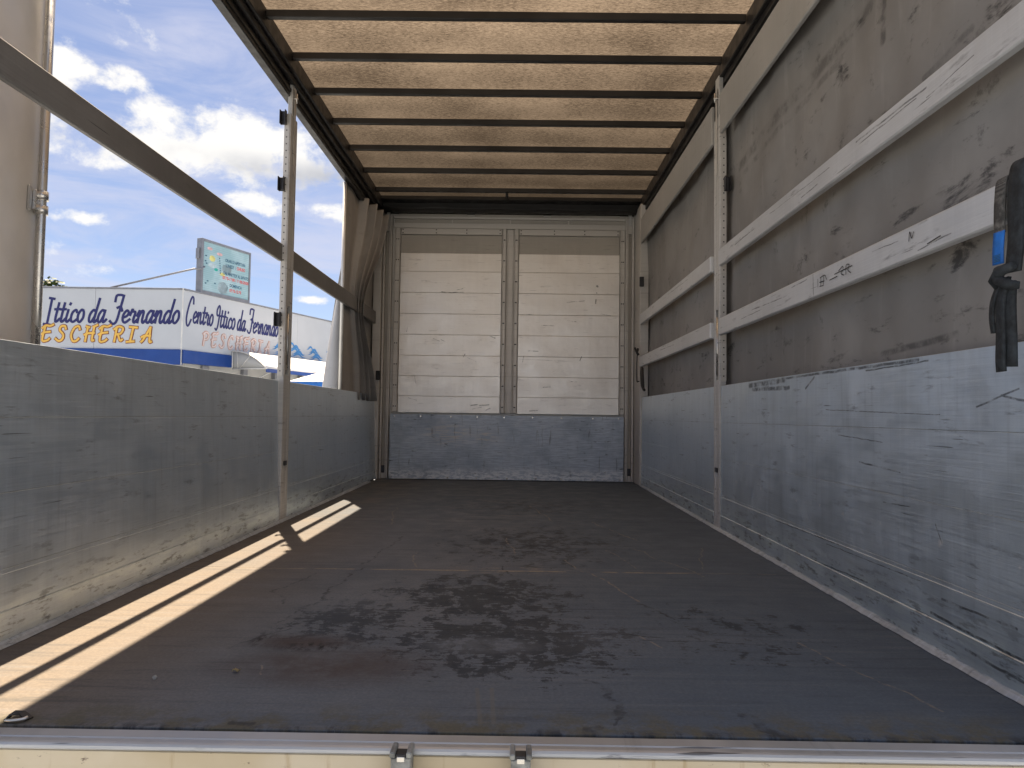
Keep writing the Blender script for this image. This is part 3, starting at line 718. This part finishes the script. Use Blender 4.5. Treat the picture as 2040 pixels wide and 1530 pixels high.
# running gear so that the body stands on the ground
bx('chassis_rail', M_dark, truck, (-.50, -.40, 1.6, 7.6, -.42, -.165), .01); bx('chassis_rail', M_dark, truck, (.40, .50, 1.6, 7.6, -.42, -.165), .01)
bm = BM(); rod(bm, [(-.95, 3.1, GZ + .42), (.95, 3.1, GZ + .42)], .07, 10); rod(bm, [(-.95, 7.2, GZ + .42), (.95, 7.2, GZ + .42)], .07, 10)
box(bm, -.46, -.44, 3.05, 3.15, GZ + .45, -.42); box(bm, .44, .46, 3.05, 3.15, GZ + .45, -.42); box(bm, -.46, -.44, 7.15, 7.25, GZ + .45, -.42); box(bm, .44, .46, 7.15, 7.25, GZ + .45, -.42)
obj('axle', bm, M_dark, truck)
for xx in (-1.0, 1.0):
    for yy in (3.1, 7.2):
        wh = bpy.data.objects.new('wheel', None)
        bm = BM(); rod(bm, [(xx - .12, yy, GZ + .42), (xx - .09, yy, GZ + .42), (xx + .09, yy, GZ + .42), (xx + .12, yy, GZ + .42)], [.37, .42, .42, .37], 24)
        wh = obj('wheel', bm, M_rubber, truck)
        bm = BM(); rod(bm, [(xx - .123, yy, GZ + .42), (xx + .123, yy, GZ + .42)], .21, 20); obj('rim', bm, M_steel, wh)

# ------------------------------------------------------------------ slats that drop into the post pockets
def guard(x0, x1, ya, yb, z0, z1, mat, label, cat='rail'):
    bm = BM(); box(bm, x0, x1, ya, yb, z0, z1, .0045)
    o = obj('guard_rail', bm, mat, None, at=((x0 + x1) / 2, ya, z0)); tag(o, label, cat, 'removable side rails'); return o
guard(-1.281, -1.258, 1.418, 3.988, 1.490, 1.592, M_rail_shaded, 'shade-darkened rail crossing the open side in front of the sky, nearer bay')
guard(-1.281, -1.258, 4.124, 6.66, 1.482, 1.600, M_rail_shaded, 'shade-darkened rail in the far bay of the open side, crossing the bunched curtain')
sl0 = guard(1.214, 1.243, 1.418, 3.898, 1.084, 1.178, M_slat, 'lowest pale rail of the nearer bay, marker scribbles and a strap on it')
guard(1.214, 1.243, 1.418, 3.898, 1.472, 1.566, M_slat, 'middle pale rail of the nearer tarpaulin bay, crossing the smeared tarpaulin')
guard(1.222, 1.243, 1.418, 3.898, 2.225, 2.455, M_top, 'wide brownish top rail of the nearer tarpaulin bay, under the black roof edge')
guard(1.214, 1.243, 4.064, 6.42, 1.084, 1.178, M_slat, 'lowest pale rail of the far tarpaulin bay, ending beside the dark hook')
guard(1.214, 1.243, 4.064, 6.42, 1.472, 1.566, M_slat, 'middle pale rail of the far tarpaulin bay, between post and front wall')
guard(1.222, 1.243, 4.064, 6.42, 2.225, 2.455, M_top, 'wide brownish top rail of the far tarpaulin bay, behind the post top')
# marker scribbles on the lowest near slat
bm = BM()
def trs(u, v, w): return Vector((1.2138 - w, u, v))
marks = [[(2.60, 1.115), (2.60, 1.145)], [(2.585, 1.115), (2.555, 1.113)], [(2.585, 1.13), (2.545, 1.128)], [(2.58, 1.146), (2.54, 1.148), (2.525, 1.130)], [(2.575, 1.115), (2.572, 1.148)], [(2.55, 1.112), (2.548, 1.145)],
         [(2.50, 1.122), (2.44, 1.124)], [(2.43, 1.140), (2.40, 1.150), (2.395, 1.138), (2.41, 1.128), (2.39, 1.118)], [(2.375, 1.118), (2.372, 1.148), (2.35, 1.145), (2.36, 1.130), (2.34, 1.116)], [(2.46, 1.135), (2.33, 1.138)],
         [(1.99, 1.135), (1.985, 1.16), (1.975, 1.14), (1.965, 1.155)], [(1.90, 1.105), (1.84, 1.112)]]
for i, q in enumerate(marks): ribbon(bm, spline([Vector(a) for a in q]), .0032, trs, .0004 + .0002 * i)
obj('marker_scribble', bm, M_rubber, sl0, recalc=False)

# ------------------------------------------------------------------ curtains
rows = []
NYc, NZc = 220, 48
for i in range(NYc + 1):
    yy = 1.34 + (6.75 - 1.34) * i / NYc
    row = []
    for j in range(NZc + 1):
        z = .70 + (2.60 - .70) * j / NZc
        row.append((1.302 + .014 * math.sin(yy * 2.1 + .6) * math.sin(z * 1.9) + .007 * math.sin(yy * 5.3 + z * 3) + .0035 * math.sin(yy * 13 + z * 9 + 2 * math.sin(z * 4)) + .002 * math.sin(yy * 31 - z * 6), yy, z))
    rows.append(row)
ct = obj('side_curtain', sheet(BM(), rows), M_tarp, None, at=(1.30, 4.0, .70), solid=.003)
tag(ct, 'taut smeared grey tarpaulin closing one side behind the pale rails', 'curtain')

bc = thing('side_curtain', (-1.28, 6.0, .78), 'dark grey tarpaulin bunched in folds beside a pale pole at the far corner', 'curtain')
rows = []
for i in range(25):
    t = i / 24; z = 2.50 - (2.50 - .74) * t
    tie = math.exp(-((z - 1.58) / .50) ** 2)                     # gathered behind the rail
    top = max(0.0, (z - 1.5))
    row = []
    for j in range(161):
        s = j / 160
        yend = 6.63 - .50 * tie - .06 * t
        yy = 5.545 + (yend - 5.545) * s
        k = max(0.0, (s - .38) / .62)                             # smooth panel first, thick tubular folds after it
        ph = k ** 1.1 * math.pi * 2 * 3.6
        amp = (.095 * min(1.0, k * 4)) * (1 - .45 * tie) * (1.0 + .25 * math.sin(5 * s + 1.5 * t))
        x = -1.305 + .015 * s + amp * (.5 - .5 * math.cos(ph)) + .085 * k * top + .006 * math.sin(5 * t + 8 * s) + .010 * math.sin(9 * s) * (1 - k)
        yy += .045 * min(1.0, k * 3) * math.sin(ph + 1.1) + .010 * math.sin(7 * t + 5 * s) * s
        row.append((x, yy, z))
    rows.append(row)
obj('gathered_sheet', sheet(BM(), rows), M_fold, bc, solid=.003)
obj('blocker_sheet', sheet(BM(), [[(-1.318 + .024 * (j / 8) ** 2 + .003 * math.sin(i * 1.7 + j) * (1 - j / 8), 5.52 + 1.34 * i / 14, .74 + 1.745 * j / 8) for j in range(9)] for i in range(15)]), M_fold, bc, solid=.003)  # blocker_sheet: added layer that keeps sky and sun out behind the folds
bm = BM(); rod(bm, [(-1.292, 5.505, .76), (-1.292, 5.505, 2.46)], .014, 12); obj('tension_pole', bm, M_white_edge, bc)
# loose end blown out behind the pole: two overlapping cones of cloth
def flap(name, xo_bot, xo_top, ytop, bulge, y0, ztop, mat, ph):
    rows = []
    for i in range(22):
        t = i / 21; z = ztop - (ztop - .70) * t
        row = []
        for j in range(25):
            s = j / 24
            ext = (xo_top + (xo_bot - xo_top) * (t ** .75))
            x = -1.302 - ext * s
            yy = y0 + bulge * math.sin(math.pi * s * .95) * (.25 + .75 * t) + .25 * s * t + .012 * math.sin(ph + 7 * s + 3 * t)
            row.append((x, yy, z))
        rows.append(row)
    return obj(name, sheet(BM(), rows), mat, bc, solid=.003)
flap('loose_flap', .235, .0, 0, -.10, 5.60, 1.78, M_flap, 0)
flap('loose_flap', .285, .03, 0, .10, 5.80, 2.05, M_fold, 2)

# ------------------------------------------------------------------ straps and litter
def tape(path, w, wdir, thick):                                # a flat strap along a path, width along wdir
    bm = BM(); P = spline([Vector(p) for p in path], 6); n = len(P); wd_ = Vector(wdir).normalized()
    rows = []
    for i, p in enumerate(P):
        rows.append([p - wd_ * w / 2, p - wd_ * w / 6 , p + wd_ * w / 6, p + wd_ * w / 2])
    return sheet(bm, rows)
st = thing('lashing_strap', (1.20, 1.66, 1.17), 'frayed grey webbing strap with a bright blue label hung over a pale rail', 'strap')
obj('webbing', tape([(1.246, 1.606, 1.16), (1.236, 1.604, 1.185), (1.212, 1.602, 1.182), (1.204, 1.600, 1.14), (1.203, 1.602, 1.09), (1.205, 1.604, 1.055)], .034, (0, 1, .0), .003), M_strap, st, solid=.004)
obj('blue_label', tape([(1.2035, 1.604, 1.060), (1.2015, 1.606, 1.02), (1.2025, 1.608, .985)], .036, (0, 1, .04), .003), M_blue_tag, st, solid=.0025)
lp = BM()
for k in range(5): 
    box(lp, 1.1985, 1.1990, 1.596, 1.617, .9905 + .006 * k * .6, .9918 + .006 * k * .6)
obj('label_print', lp, M_print_navy, st)
bs = thing('tie_down', (1.20, 1.556, .76), 'thick black strap, knotted, hanging beside the blue-labelled strap', 'strap')
obj('webbing', tape([(1.246, 1.541, 1.17), (1.234, 1.539, 1.205), (1.205, 1.538, 1.195), (1.196, 1.538, 1.12), (1.197, 1.541, 1.03), (1.193, 1.547, .955)], .045, (0, 1, .05), .004), M_strap_dk, bs, solid=.007)
bm = BM()
K = Vector((1.190, 1.553, .945))
rod(bm, [K + Vector(v) for v in [(-.012, -.03, .02), (-.022, 0, .012), (-.016, .028, -.004), (0, .034, -.02)]], [.009, .013, .012, .009], 10)
rod(bm, [K + Vector(v) for v in [(-.006, .03, .022), (-.02, .008, -.006), (-.016, -.02, -.022), (0, -.03, -.024)]], [.009, .012, .012, .008], 10)
obj('knot', bm, M_strap_dk, bs)
obj('strap_tail', tape([(1.190, 1.579, .945), (1.178, 1.590, .90), (1.179, 1.598, .86), (1.186, 1.603, .825)], .020, (.25, 1, .1), .003), M_strap_dk, bs, solid=.005)
obj('strap_tail', tape([(1.188, 1.562, .945), (1.178, 1.566, .89), (1.180, 1.570, .82), (1.176, 1.567, .765), (1.180, 1.571, .735)], .030, (.12, 1, .0), .003), M_strap_dk, bs, solid=.007)
obj('strap_tail', tape([(1.188, 1.549, .935), (1.184, 1.546, .87), (1.187, 1.549, .80), (1.184, 1.545, .745)], .026, (-.3, 1, .05), .003), M_strap_dk, bs, solid=.006)

hk = thing('hook_cord', (1.22, 6.40, .85), 'dark cord and wire hook hanging on the corner pillar by the front wall', 'cord')
bm = BM(); rod(bm, spline([(1.205, 6.415, 1.24), (1.195, 6.41, 1.20), (1.190, 6.405, 1.12), (1.190, 6.40, .96), (1.205, 6.40, .95), (1.213, 6.40, .95)], 5), .0055, 8); obj('wire_hook', bm, M_dark, hk)
bm = BM(); rod(bm, spline([(1.195, 6.41, 1.20), (1.180, 6.405, 1.23), (1.17, 6.40, 1.26)], 4), .008, 6); rod(bm, spline([(1.20, 6.41, 1.25), (1.19, 6.40, 1.215), (1.205, 6.40, 1.19)], 4), .012, 6)
rod(bm, spline([(1.215, 6.30, 1.07), (1.204, 6.25, 1.0), (1.203, 6.20, .90), (1.208, 6.12, .86)], 6), .012, 7); rod(bm, spline([(1.208, 6.22, 1.06), (1.203, 6.17, .98), (1.206, 6.15, .86)], 6), .010, 7)
obj('cord', bm, M_rubber, hk)

random.seed(5)
bm = BM()
sheet(bm, [[(-.570 + .017 * i / 6, 1.698 + .010 * j / 3 + .003 * math.sin(i), .003 + .006 * abs(math.sin(i * 1.3 + j))) for j in range(4)] for i in range(7)])
tag(obj('leaf', bm, M_dryleaf, None, at=(-.562, 1.703, 0), solid=.0012), 'crumpled yellow-brown dry leaf on the floor near the brown stain', 'leaf')
bm = BM(); bmesh.ops.create_icosphere(bm, subdivisions=2, radius=.0052, matrix=Matrix.Translation((-.732, 1.654, .0035)))
for v in bm.verts: v.co += Vector((random.uniform(-1, 1), random.uniform(-1, 1), random.uniform(-.5, .5))) * .0012
tag(obj('pebble', bm, M_stone, None, at=(-.732, 1.654, 0)), 'small pale pebble on the dark floor beside the sunlit stripe', 'pebble')
# folded lashing ring lying at the floor edge
rg = thing('lashing_ring', (-.892, 1.428, 0), 'flat grey lashing ring folded down where the sunlit stripe meets the sill', 'ring')
bm = BM(); sheet(bm, [[(-.912, 1.420, .0015), (-.905, 1.424, .011), (-.889, 1.428, .012), (-.872, 1.424, .0015)], [(-.912, 1.436, .0015), (-.903, 1.440, .013), (-.885, 1.441, .012), (-.866, 1.438, .0015)]], False); obj('plate', bm, M_dark, rg, solid=.003)
bm = BM(); rod(bm, spline([(-.908, 1.416, .004), (-.89, 1.412, .006), (-.872, 1.417, .007), (-.868, 1.424, .008)], 5), .0035, 8); obj('bail', bm, M_steel, rg)

# ------------------------------------------------------------------ corner shop beyond the open side
A = Vector((-7.137, 15.0)); d2 = Vector((.34327, .93924)); n2 = Vector((.93924, -.34327))
ZT = 3.275
shop = thing('fish_shop', (-9.0, 17.0, GZ), 'white corner fish shop with painted name boards and a blue band', 'shop')
def f1(u, v, w): return Vector((u, 15.0 - w, v))
def f2(s, z, w): q = A + d2 * s + n2 * w; return Vector((q.x, q.y, z))
def slab1(x0, x1, z0, z1, w0, w1, bev=.004):
    return box(BM(), x0, x1, 15.0 - w1, 15.0 - w0, z0, z1, bev)
def slab2(s0, s1, z0, z1, w0, w1, bev=.004):
    bm = box(BM(), s0, s1, w0, w1, z0, z1, bev)
    for v in bm.verts: v.co = f2(v.co.x, v.co.z, v.co.y)
    return bm
# facade panels on both faces, with seams between them
fa = obj('front_fascia', slab1(-16, -7.14, 1.93, ZT - .03, -.16, -.012, 0), M_wall, shop)
xs = [-16, -13.4, -11.2, -9.03, -7.142]
for a, b in zip(xs[:-1], xs[1:]):
    obj('fascia_panel', slab1(a + .003, b - .003, 1.945, ZT - .035, -.011, 0, .002), M_shop, fa)
obj('coping', slab1(-16, -7.16, ZT - .034, ZT, -.18, .025), M_gunmetal, fa)
fb_ = obj('side_fascia', slab2(.0, 9.0, 1.93, ZT - .03, -.16, -.012, 0), M_wall, shop)
ss = [0.004, 2.2, 3.9, 5.6, 7.3, 9.0]
for a, b in zip(ss[:-1], ss[1:]):
    obj('fascia_panel', slab2(a + .002, b - .002, 1.945, ZT - .035, -.011, 0, .002), M_shop, fb_)
obj('coping', slab2(.03, 9.0, ZT - .034, ZT, -.18, .025), M_gunmetal, fb_)
bb = BM(); box(bb, A.x - .012, A.x + .012, A.y - .006, A.y + .02, 1.62, ZT + .002); obj('corner_trim', bb, M_white_edge, shop)
obj('blue_band', slab1(-16, -7.14, 1.62, 1.943, -.10, .03), M_shop_blue, shop)
obj('blue_band', slab2(.03, 1.50, 1.66, 1.943, -.10, .03), M_shop_blue, shop)
# body below and behind
bm = BM()
vs = [(-16, 15.35), (-7.2, 15.35), tuple(A + d2 * 9 - n2 * .35), (-16, 26)]
lo = [bm.verts.new((a, b, GZ)) for a, b in vs]; hi = [bm.verts.new((a, b, ZT - .05)) for a, b in vs]
bm.faces.new(hi)
for i in range(4): bm.faces.new((lo[i], lo[(i + 1) % 4], hi[(i + 1) % 4], hi[i]))
obj('wall', bm, M_wall, shop)
for s0, s1 in ((.75, .95), (2.05, 2.2), (3.2, 3.35), (4.3, 4.45)):
    obj('column', slab2(s0, s1, GZ, 1.66, -.34, -.12), M_gunmetal, shop)
for s0, s1 in ((1.0, 2.0), (2.25, 3.15), (3.4, 4.25)):
    wn = obj('window', slab2(s0, s1, -.1, 1.45, -.345, -.30), M_wall, shop)
    obj('pane', slab2(s0 + .08, s1 - .08, 0, 1.36, -.299, -.29), M_glass, wn)
# --- hand-painted script
G = {
 'C': ([[(1.0, 1.65), (.92, 2.15), (.62, 2.2), (.25, 1.4), (.05, .4), (.2, -.25), (.5, -.3), (.85, .25)]], 1.15),
 'e': ([[(.05, .38), (.45, .55), (.58, .82), (.38, 1.0), (.10, .65), (.10, .18), (.36, 0), (.78, .28)]], .74),
 'n': ([[(-.05, .55), (.12, .98), (.14, .9), (.08, 0)], [(.1, .45), (.36, .95), (.54, .88), (.50, .2), (.62, 0), (.86, .25)]], .86),
 't': ([[(.30, 1.55), (.16, .25), (.28, 0), (.58, .25)], [(-.02, 1.02), (.50, 1.04)]], .56),
 'r': ([[(.0, .6), (.18, 1.12), (.2, .92), (.48, .86), (.38, .25), (.50, 0), (.76, .25)]], .74),
 'o': ([[(.50, .95), (.30, 1.0), (.05, .62), (.08, .15), (.30, 0), (.56, .35), (.56, .8), (.42, 1.0)]], .70),
 'i': ([[(.18, 1.0), (.08, .22), (.22, 0), (.50, .25)], [(.27, 1.42), (.32, 1.55)]], .48),
 'c': ([[(.58, .78), (.44, 1.0), (.12, .72), (.08, .18), (.32, 0), (.70, .25)]], .68),
 'd': ([[(.58, .88), (.36, 1.0), (.08, .62), (.06, .12), (.28, .02), (.56, .45)], [(.80, 1.95), (.54, .25), (.62, 0), (.88, .25)]], .86),
 'a': ([[(.58, .88), (.36, 1.0), (.08, .62), (.06, .12), (.28, .02), (.54, .5)], [(.64, 1.0), (.52, .22), (.62, 0), (.88, .25)]], .86),
 'I': ([[(.10, 1.95), (.62, 1.88)], [(.36, 1.9), (.24, -.22)], [(-.08, -.20), (.52, -.26)]], .82),
 'J': ([[(.45, 1.05), (.15, 1.05), (.10, 1.55), (.42, 1.95), (.60, 1.6), (.48, .2), (.25, -.3), (-.02, -.2)]], .78),
 'F': ([[(.20, 1.72), (.25, 2.2), (.62, 2.28), (1.0, 2.2)], [(.95, 2.2), (.78, 1.1), (.60, .1), (.28, -.12), (-.06, .12)], [(.48, 1.2), (.80, 1.3), (1.02, .95)]], 1.10),
 ' ': ([], .42)}
B_ = {
 'P': [[(.12, 0), (.16, .95)], [(.0, .82), (.30, 1.0), (.62, .82), (.50, .50), (.16, .42)]],
 'E': [[(.18, .95), (.12, .06), (.42, .02), (.58, .16)], [(.0, .82), (.20, 1.0), (.50, .98), (.70, 1.08)], [(.0, .44), (.20, .55), (.56, .60)]],
 'S': [[(.62, .78), (.52, .98), (.28, .96), (.22, .72), (.50, .42), (.48, .12), (.26, 0), (.02, .16)]],
 'C': [[(.60, .76), (.48, .98), (.22, .86), (.08, .40), (.24, .02), (.46, .02), (.62, .18)]],
 'H': [[(.16, .95), (.12, 0)], [(.58, .98), (.54, .12), (.68, .08)], [(.0, .42), (.2, .52), (.64, .56)], [(.04, .98), (.28, .92)], [(.5, .95), (.78, 1.08)]],
 'R': [[(.14, 0), (.18, .95)], [(.0, .80), (.30, 1.0), (.60, .86), (.48, .54), (.20, .48)], [(.32, .48), (.52, .08), (.66, .16)]],
 'I': [[(.32, .96), (.24, .04)], [(.06, .98), (.58, .94)], [(.0, .0), (.50, .04)]],
 'A': [[(.02, .0), (.16, .2), (.50, .98)], [(.50, .98), (.56, .06), (.70, .04)], [(.0, .30), (.2, .42), (.58, .40)]]}
def script(name, text, x0, base, sx, sy, w, tr, mat, parent, shear=.14, off=.002):
    bm = BM(); x = 0; k = 0
    for chh in text:
        st_, adv = G[chh]
        for q in st_:
            pts = spline([Vector((x0 + (x + a + shear * b) * sx, base + b * sy)) for a, b in q], 6)
            ribbon(bm, pts, w, tr, off + .0006 * (k % 7)); k += 1
        x += adv
    return obj(name, bm, mat, parent, recalc=False)
def block(name, text, x0, step, base, sx, sy, tr, mats, ws, parent, shear=.12, off=.002):
    for li, (mt, w) in enumerate(zip(mats, ws)):
        bm = BM(); k = 0
        for i, chh in enumerate(text):
            for q in B_[chh]:
                pts = spline([Vector((x0 + i * step + (a + shear * b) * sx, base + b * sy)) for a, b in q], 6)
                ribbon(bm, pts, w, tr, off + li * .008 + .0006 * (k % 5)); k += 1
        obj(name, bm, mt, parent, recalc=False)
script('script_lettering', 'Centro Ittico da Fernando', -7.20 - 0.222 * sum(G[q][1] for q in 'Centro Ittico da Fernando'), 2.512, .222, .262, .055, f1, M_navy, fa)
block('block_lettering', 'PESCHERIA', -10.49, .3100, 2.095, .33, .33, f1, (M_maroon, M_yellow), (.076, .046), fa)
script('script_lettering', 'Centro Jttico da Fernando', .10, 2.565, .1655, .250, .046, f2, M_navy, fb_)
block('block_lettering', 'PESCHERIA', .58, .256, 2.10, .26, .30, f2, (M_faded, M_fadedin, ), (.066, .030), fb_)
bm = BM(); k = 0
for s0, z0, n_, ww in ((2.95, 2.12, 4, .05), (3.62, 2.13, 5, .055), (4.42, 2.11, 5, .05), (5.3, 2.12, 5, .05)):
    for i in range(n_):
        a = s0 + .10 * (i % 2) - .03 * i; zz = z0 + .065 * i; L = .62 - .07 * i
        pts = spline([Vector((a, zz - .03)), Vector((a + L * .25, zz + .0)), Vector((a + L * .45, zz + .055)), Vector((a + L * .62, zz + .05)), Vector((a + L * .8, zz - .01)), Vector((a + L, zz - .005))], 6)
        ribbon(bm, pts, ww * (1.5 if i % 2 else 1.0), f2, .002 + .0006 * k, taper=True); k += 1
obj('wave_painting', bm, M_wave, fb_, recalc=False)
bm = BM()
for i, (a, b) in enumerate(((3.16, 2.58), (3.20, 2.48), (3.12, 2.40))):
    ribbon(bm, spline([Vector((a, b)), Vector((a + .06, b + .05)), Vector((a + .10, b)), Vector((a + .04, b - .05)), Vector((a, b - .02))], 6), .022, f2, .003 + .0006 * i)
obj('swirl_painting', bm, M_lwave, fb_, recalc=False)
# arched canopy over the side entrance
cp = []
for i in range(15):
    t = i / 14
    cp.append((.02 + 1.0 * t, 2.055 - .42 * t ** 2.2 + .0 * t))
bm = BM()
grid = []
for (w_, z_) in cp: grid.append([f2(1.52 + k * .58, z_, w_) for k in range(7)])
sheet(bm, grid)
cn = obj('canopy', bm, M_canopy, shop, solid=.012)
bm = BM()
q = [f2(1.50, z_ - .01, w_) for w_, z_ in cp]
rod(bm, q, .016, 6); rod(bm, [f2(1.50, 1.625, .03), f2(1.50, 1.63, 1.03)], .018, 6); rod(bm, [f2(1.50, 2.03, .03), f2(1.50, 1.6, .03)], .018, 6)
rod(bm, [f2(1.50, 2.03, .16), f2(1.50, 1.63, .20)], .010, 6); rod(bm, [f2(1.50, 1.64, .25), f2(1.50, 1.93, .55)], .010, 6)
obj('canopy_frame', bm, M_white_edge, cn)
obj('canopy_end_sheet', (lambda bm: (sheet(bm, [[f2(1.512, z_ - .015, w_) for w_, z_ in cp], [f2(1.512, 1.635, w_) for w_, z_ in cp]]), bm)[1])(BM()), M_wall, cn, solid=.004)
obj('canopy_valance', slab2(1.52, 5.0, 1.545, 1.632, .985, 1.005), M_shop_blue, cn)
for k in range(3):
    bm = BM(); rod(bm, [f2(1.9 + k * 1.3, 1.25, .0), f2(1.9 + k * 1.3, 1.60, .9)], .012, 6); obj('canopy_strut', bm, M_white_edge, cn)

# opening-hours sign on the shop roof
sg = thing('roof_sign', (-6.7, 16.2, ZT), 'pale blue opening hours sign in a grey frame standing on the shop roof', 'sign')
def sb(s0, s1, z0, z1, w0, w1, nm, mt, bev=.004, parent=sg): return obj(nm, slab2(s0, s1, z0, z1, w0, w1, bev), mt, parent)
sb(.47, 2.03, ZT + .001, 4.49, -.13, -.005, 'cabinet', M_gunmetal)
sb(.53, 1.985, 3.325, 4.435, -.0045, .006, 'sign_face', M_screen)
for s0, s1, z0, z1 in ((.47, .53, ZT + .002, 4.49), (1.985, 2.03, ZT + .002, 4.49), (.5302, 1.9848, ZT + .002, 3.325), (.5302, 1.9848, 4.435, 4.49)):
    sb(s0, s1, z0, z1, -.0042, .022, 'frame_bar', M_gunmetal)
sb(.43, .469, 4.02, 4.26, -.12, -.03, 'lamp_box', M_gunmetal)
bm = BM(); rod(bm, [Vector((-8.736, 15.05, ZT + .002)), Vector((-7.06, 15.30, 3.76)), f2(.50, 3.80, .01), f2(.56, 3.86, .02)], .021, 8); obj('brace', bm, M_gunmetal, sg)
def txt(t, s, z, h, mt, wid):
    cu = bpy.data.curves.new('sign_print', 'FONT'); cu.body = t; cu.size = h * 1.4; cu.align_x = 'LEFT'; cu.offset = .0035
    o = bpy.data.objects.new('sign_print', cu); COL.objects.link(o); cu.materials.append(mt)
    o.parent = sg; p = f2(s, z, .0068) - wloc(sg)
    bpy.context.view_layer.update(); sc = wid / max(.01, o.dimensions.x)
    dg = bpy.context.evaluated_depsgraph_get(); me = bpy.data.meshes.new_from_object(o.evaluated_get(dg)); bpy.data.objects.remove(o)
    o = bpy.data.objects.new('sign_print', me); COL.objects.link(o); o.parent = sg
    if not me.materials: me.materials.append(mt)
    M_ = Matrix(((d2.x * sc, 0, n2.x), (d2.y * sc, 0, n2.y), (0, 1, 0))).to_4x4(); M_.translation = p
    o.matrix_local = M_
txt('ORARI DI APERTURA', 1.20, 4.105, .072, M_print_navy, .66)
txt("LUNEDI'  :", 1.215, 3.985, .072, M_print_navy, .32); txt('CHIUSO', 1.575, 3.985, .072, M_print_red, .28)
txt("DAL MARTEDI' AL SABATO", 1.15, 3.80, .070, M_print_navy, .82)
txt('07:30-13:00 / 16:00-20:00', 1.13, 3.69, .070, M_print_red, .85)
txt('DOMENICA', 1.36, 3.545, .070, M_print_navy, .40); txt('07:30-12:30', 1.36, 3.43, .070, M_print_red, .38)
def blob(nm, s, z, rs, rz, mt, w):
    bm = BM(); n = 18; vs = [bm.verts.new(f2(s + rs * math.cos(6.283 * k / n) * (1 + .12 * math.sin(k * 2.1)), z + rz * math.sin(6.283 * k / n), w)) for k in range(n)]; bm.faces.new(vs); obj(nm, bm, mt, sg, recalc=False)
blob('printed_shape', .92, 3.86, .06, .035, M_print_teal, .0066); blob('printed_shape', .80, 4.09, .09, .07, M_print_yel, .0064); blob('printed_shape', 1.12, 3.79, .085, .04, M_print_yel, .0062)
blob('printed_shape', .72, 4.30, .08, .035, M_print_pink, .0066); blob('printed_shape', 1.02, 4.235, .09, .035, M_print_pink, .0066); blob('printed_shape', 1.25, 3.92, .15, .12, M_print_pale, .0060); blob('printed_shape', 1.15, 3.48, .16, .14, M_print_pale, .0060)
blob('printed_shape', .80, 3.93, .12, .05, M_print_pale, .0061)
for i in range(7):
    blob('printed_mark', 1.02 + .006 * i, 4.14 - .055 * i, .016, .018, M_print_navy, .0066)
for a, b in ((.62, 3.50), (.68, 3.56), (.90, 3.54), (.60, 4.0), (.63, 3.95), (.61, 4.12)): blob('printed_mark', a, b, .03, .016, M_print_navy, .0067)

# market awning in front of the shop, mostly hidden by the curtain
aw = thing('market_awning', (-3.9, 16.5, GZ), 'low white awning with a bright blue valance in front of the shop', 'awning')
bm = BM(); e = [(-5.05, 15.8, 1.33), (-2.6, 15.8, 1.33), (-2.6, 17.6, 1.33), (-5.05, 17.6, 1.33)]; ap = [(-4.15, 16.7, 1.72), (-3.5, 16.7, 1.72)]
ev = [bm.verts.new(v) for v in e]; av = [bm.verts.new(v) for v in ap]
bm.faces.new((ev[0], ev[1], av[1], av[0])); bm.faces.new((ev[1], ev[2], av[1])); bm.faces.new((ev[2], ev[3], av[0], av[1])); bm.faces.new((ev[3], ev[0], av[0]))
obj('awning_top', bm, M_canopy, aw, solid=.01)
bm = BM(); box(bm, -5.055, -2.595, 15.792, 15.800, 1.15, 1.322); box(bm, -5.056, -5.048, 15.801, 17.6, 1.15, 1.322); box(bm, -2.602, -2.594, 15.801, 17.6, 1.15, 1.322); obj('valance', bm, M_awn_blue, aw)
for a, b in ((-5.0, 15.85), (-2.65, 15.85), (-2.65, 17.55), (-5.0, 17.55)):
    bm = BM(); rod(bm, [(a, b, GZ), (a, b, 1.32)], .025, 8); obj('awning_post', bm, M_white_edge, aw)

# tree behind the shop roof
random.seed(11)
tr = thing('leafy_tree', (-16.6, 24.0, GZ), 'green tree showing its topmost leaves over the shop roof', 'tree')
bm = BM(); rod(bm, [(-16.6, 24, GZ), (-16.55, 24, 1.0), (-16.4, 24.1, 2.8)], [.22, .17, .10], 8)
for k in range(6):
    a = k * 1.05; rod(bm, [(-16.5, 24, 1.6 + .2 * k), (-16.5 + 1.1 * math.cos(a), 24 + 1.1 * math.sin(a), 3.0 + .2 * k)], [.07, .03], 6)
obj('trunk', bm, M_bark, tr)
bm = BM()
for c in [(-16.6, 24, 3.6, 1.5), (-15.6, 24.2, 4.05, 1.0), (-17.6, 24.4, 3.9, 1.2), (-16.2, 23.4, 4.4, .8), (-15.35, 23.9, 4.55, .42), (-16.1, 24.0, 4.8, .5), (-14.85, 24.0, 4.3, .5)]:
    for i in range(int(520 * c[3])):
        v = Vector((random.gauss(0, 1), random.gauss(0, 1), random.gauss(0, 1))).normalized() * c[3] * random.random() ** .4
        p = Vector(c[:3]) + Vector((v.x, v.y, v.z * .75))
        rt = Matrix.Rotation(random.random() * 6.28, 3, 'Z') @ Matrix.Rotation(random.uniform(-1, 1), 3, 'X'); s_ = random.uniform(.05, .10)
        bm.faces.new([bm.verts.new(p + rt @ Vector(q) * s_) for q in ((-1, -.5, 0), (1, -.5, .1), (1.2, .5, 0), (-.8, .6, .1))])
obj('crown', bm, M_leaf, tr, recalc=False)
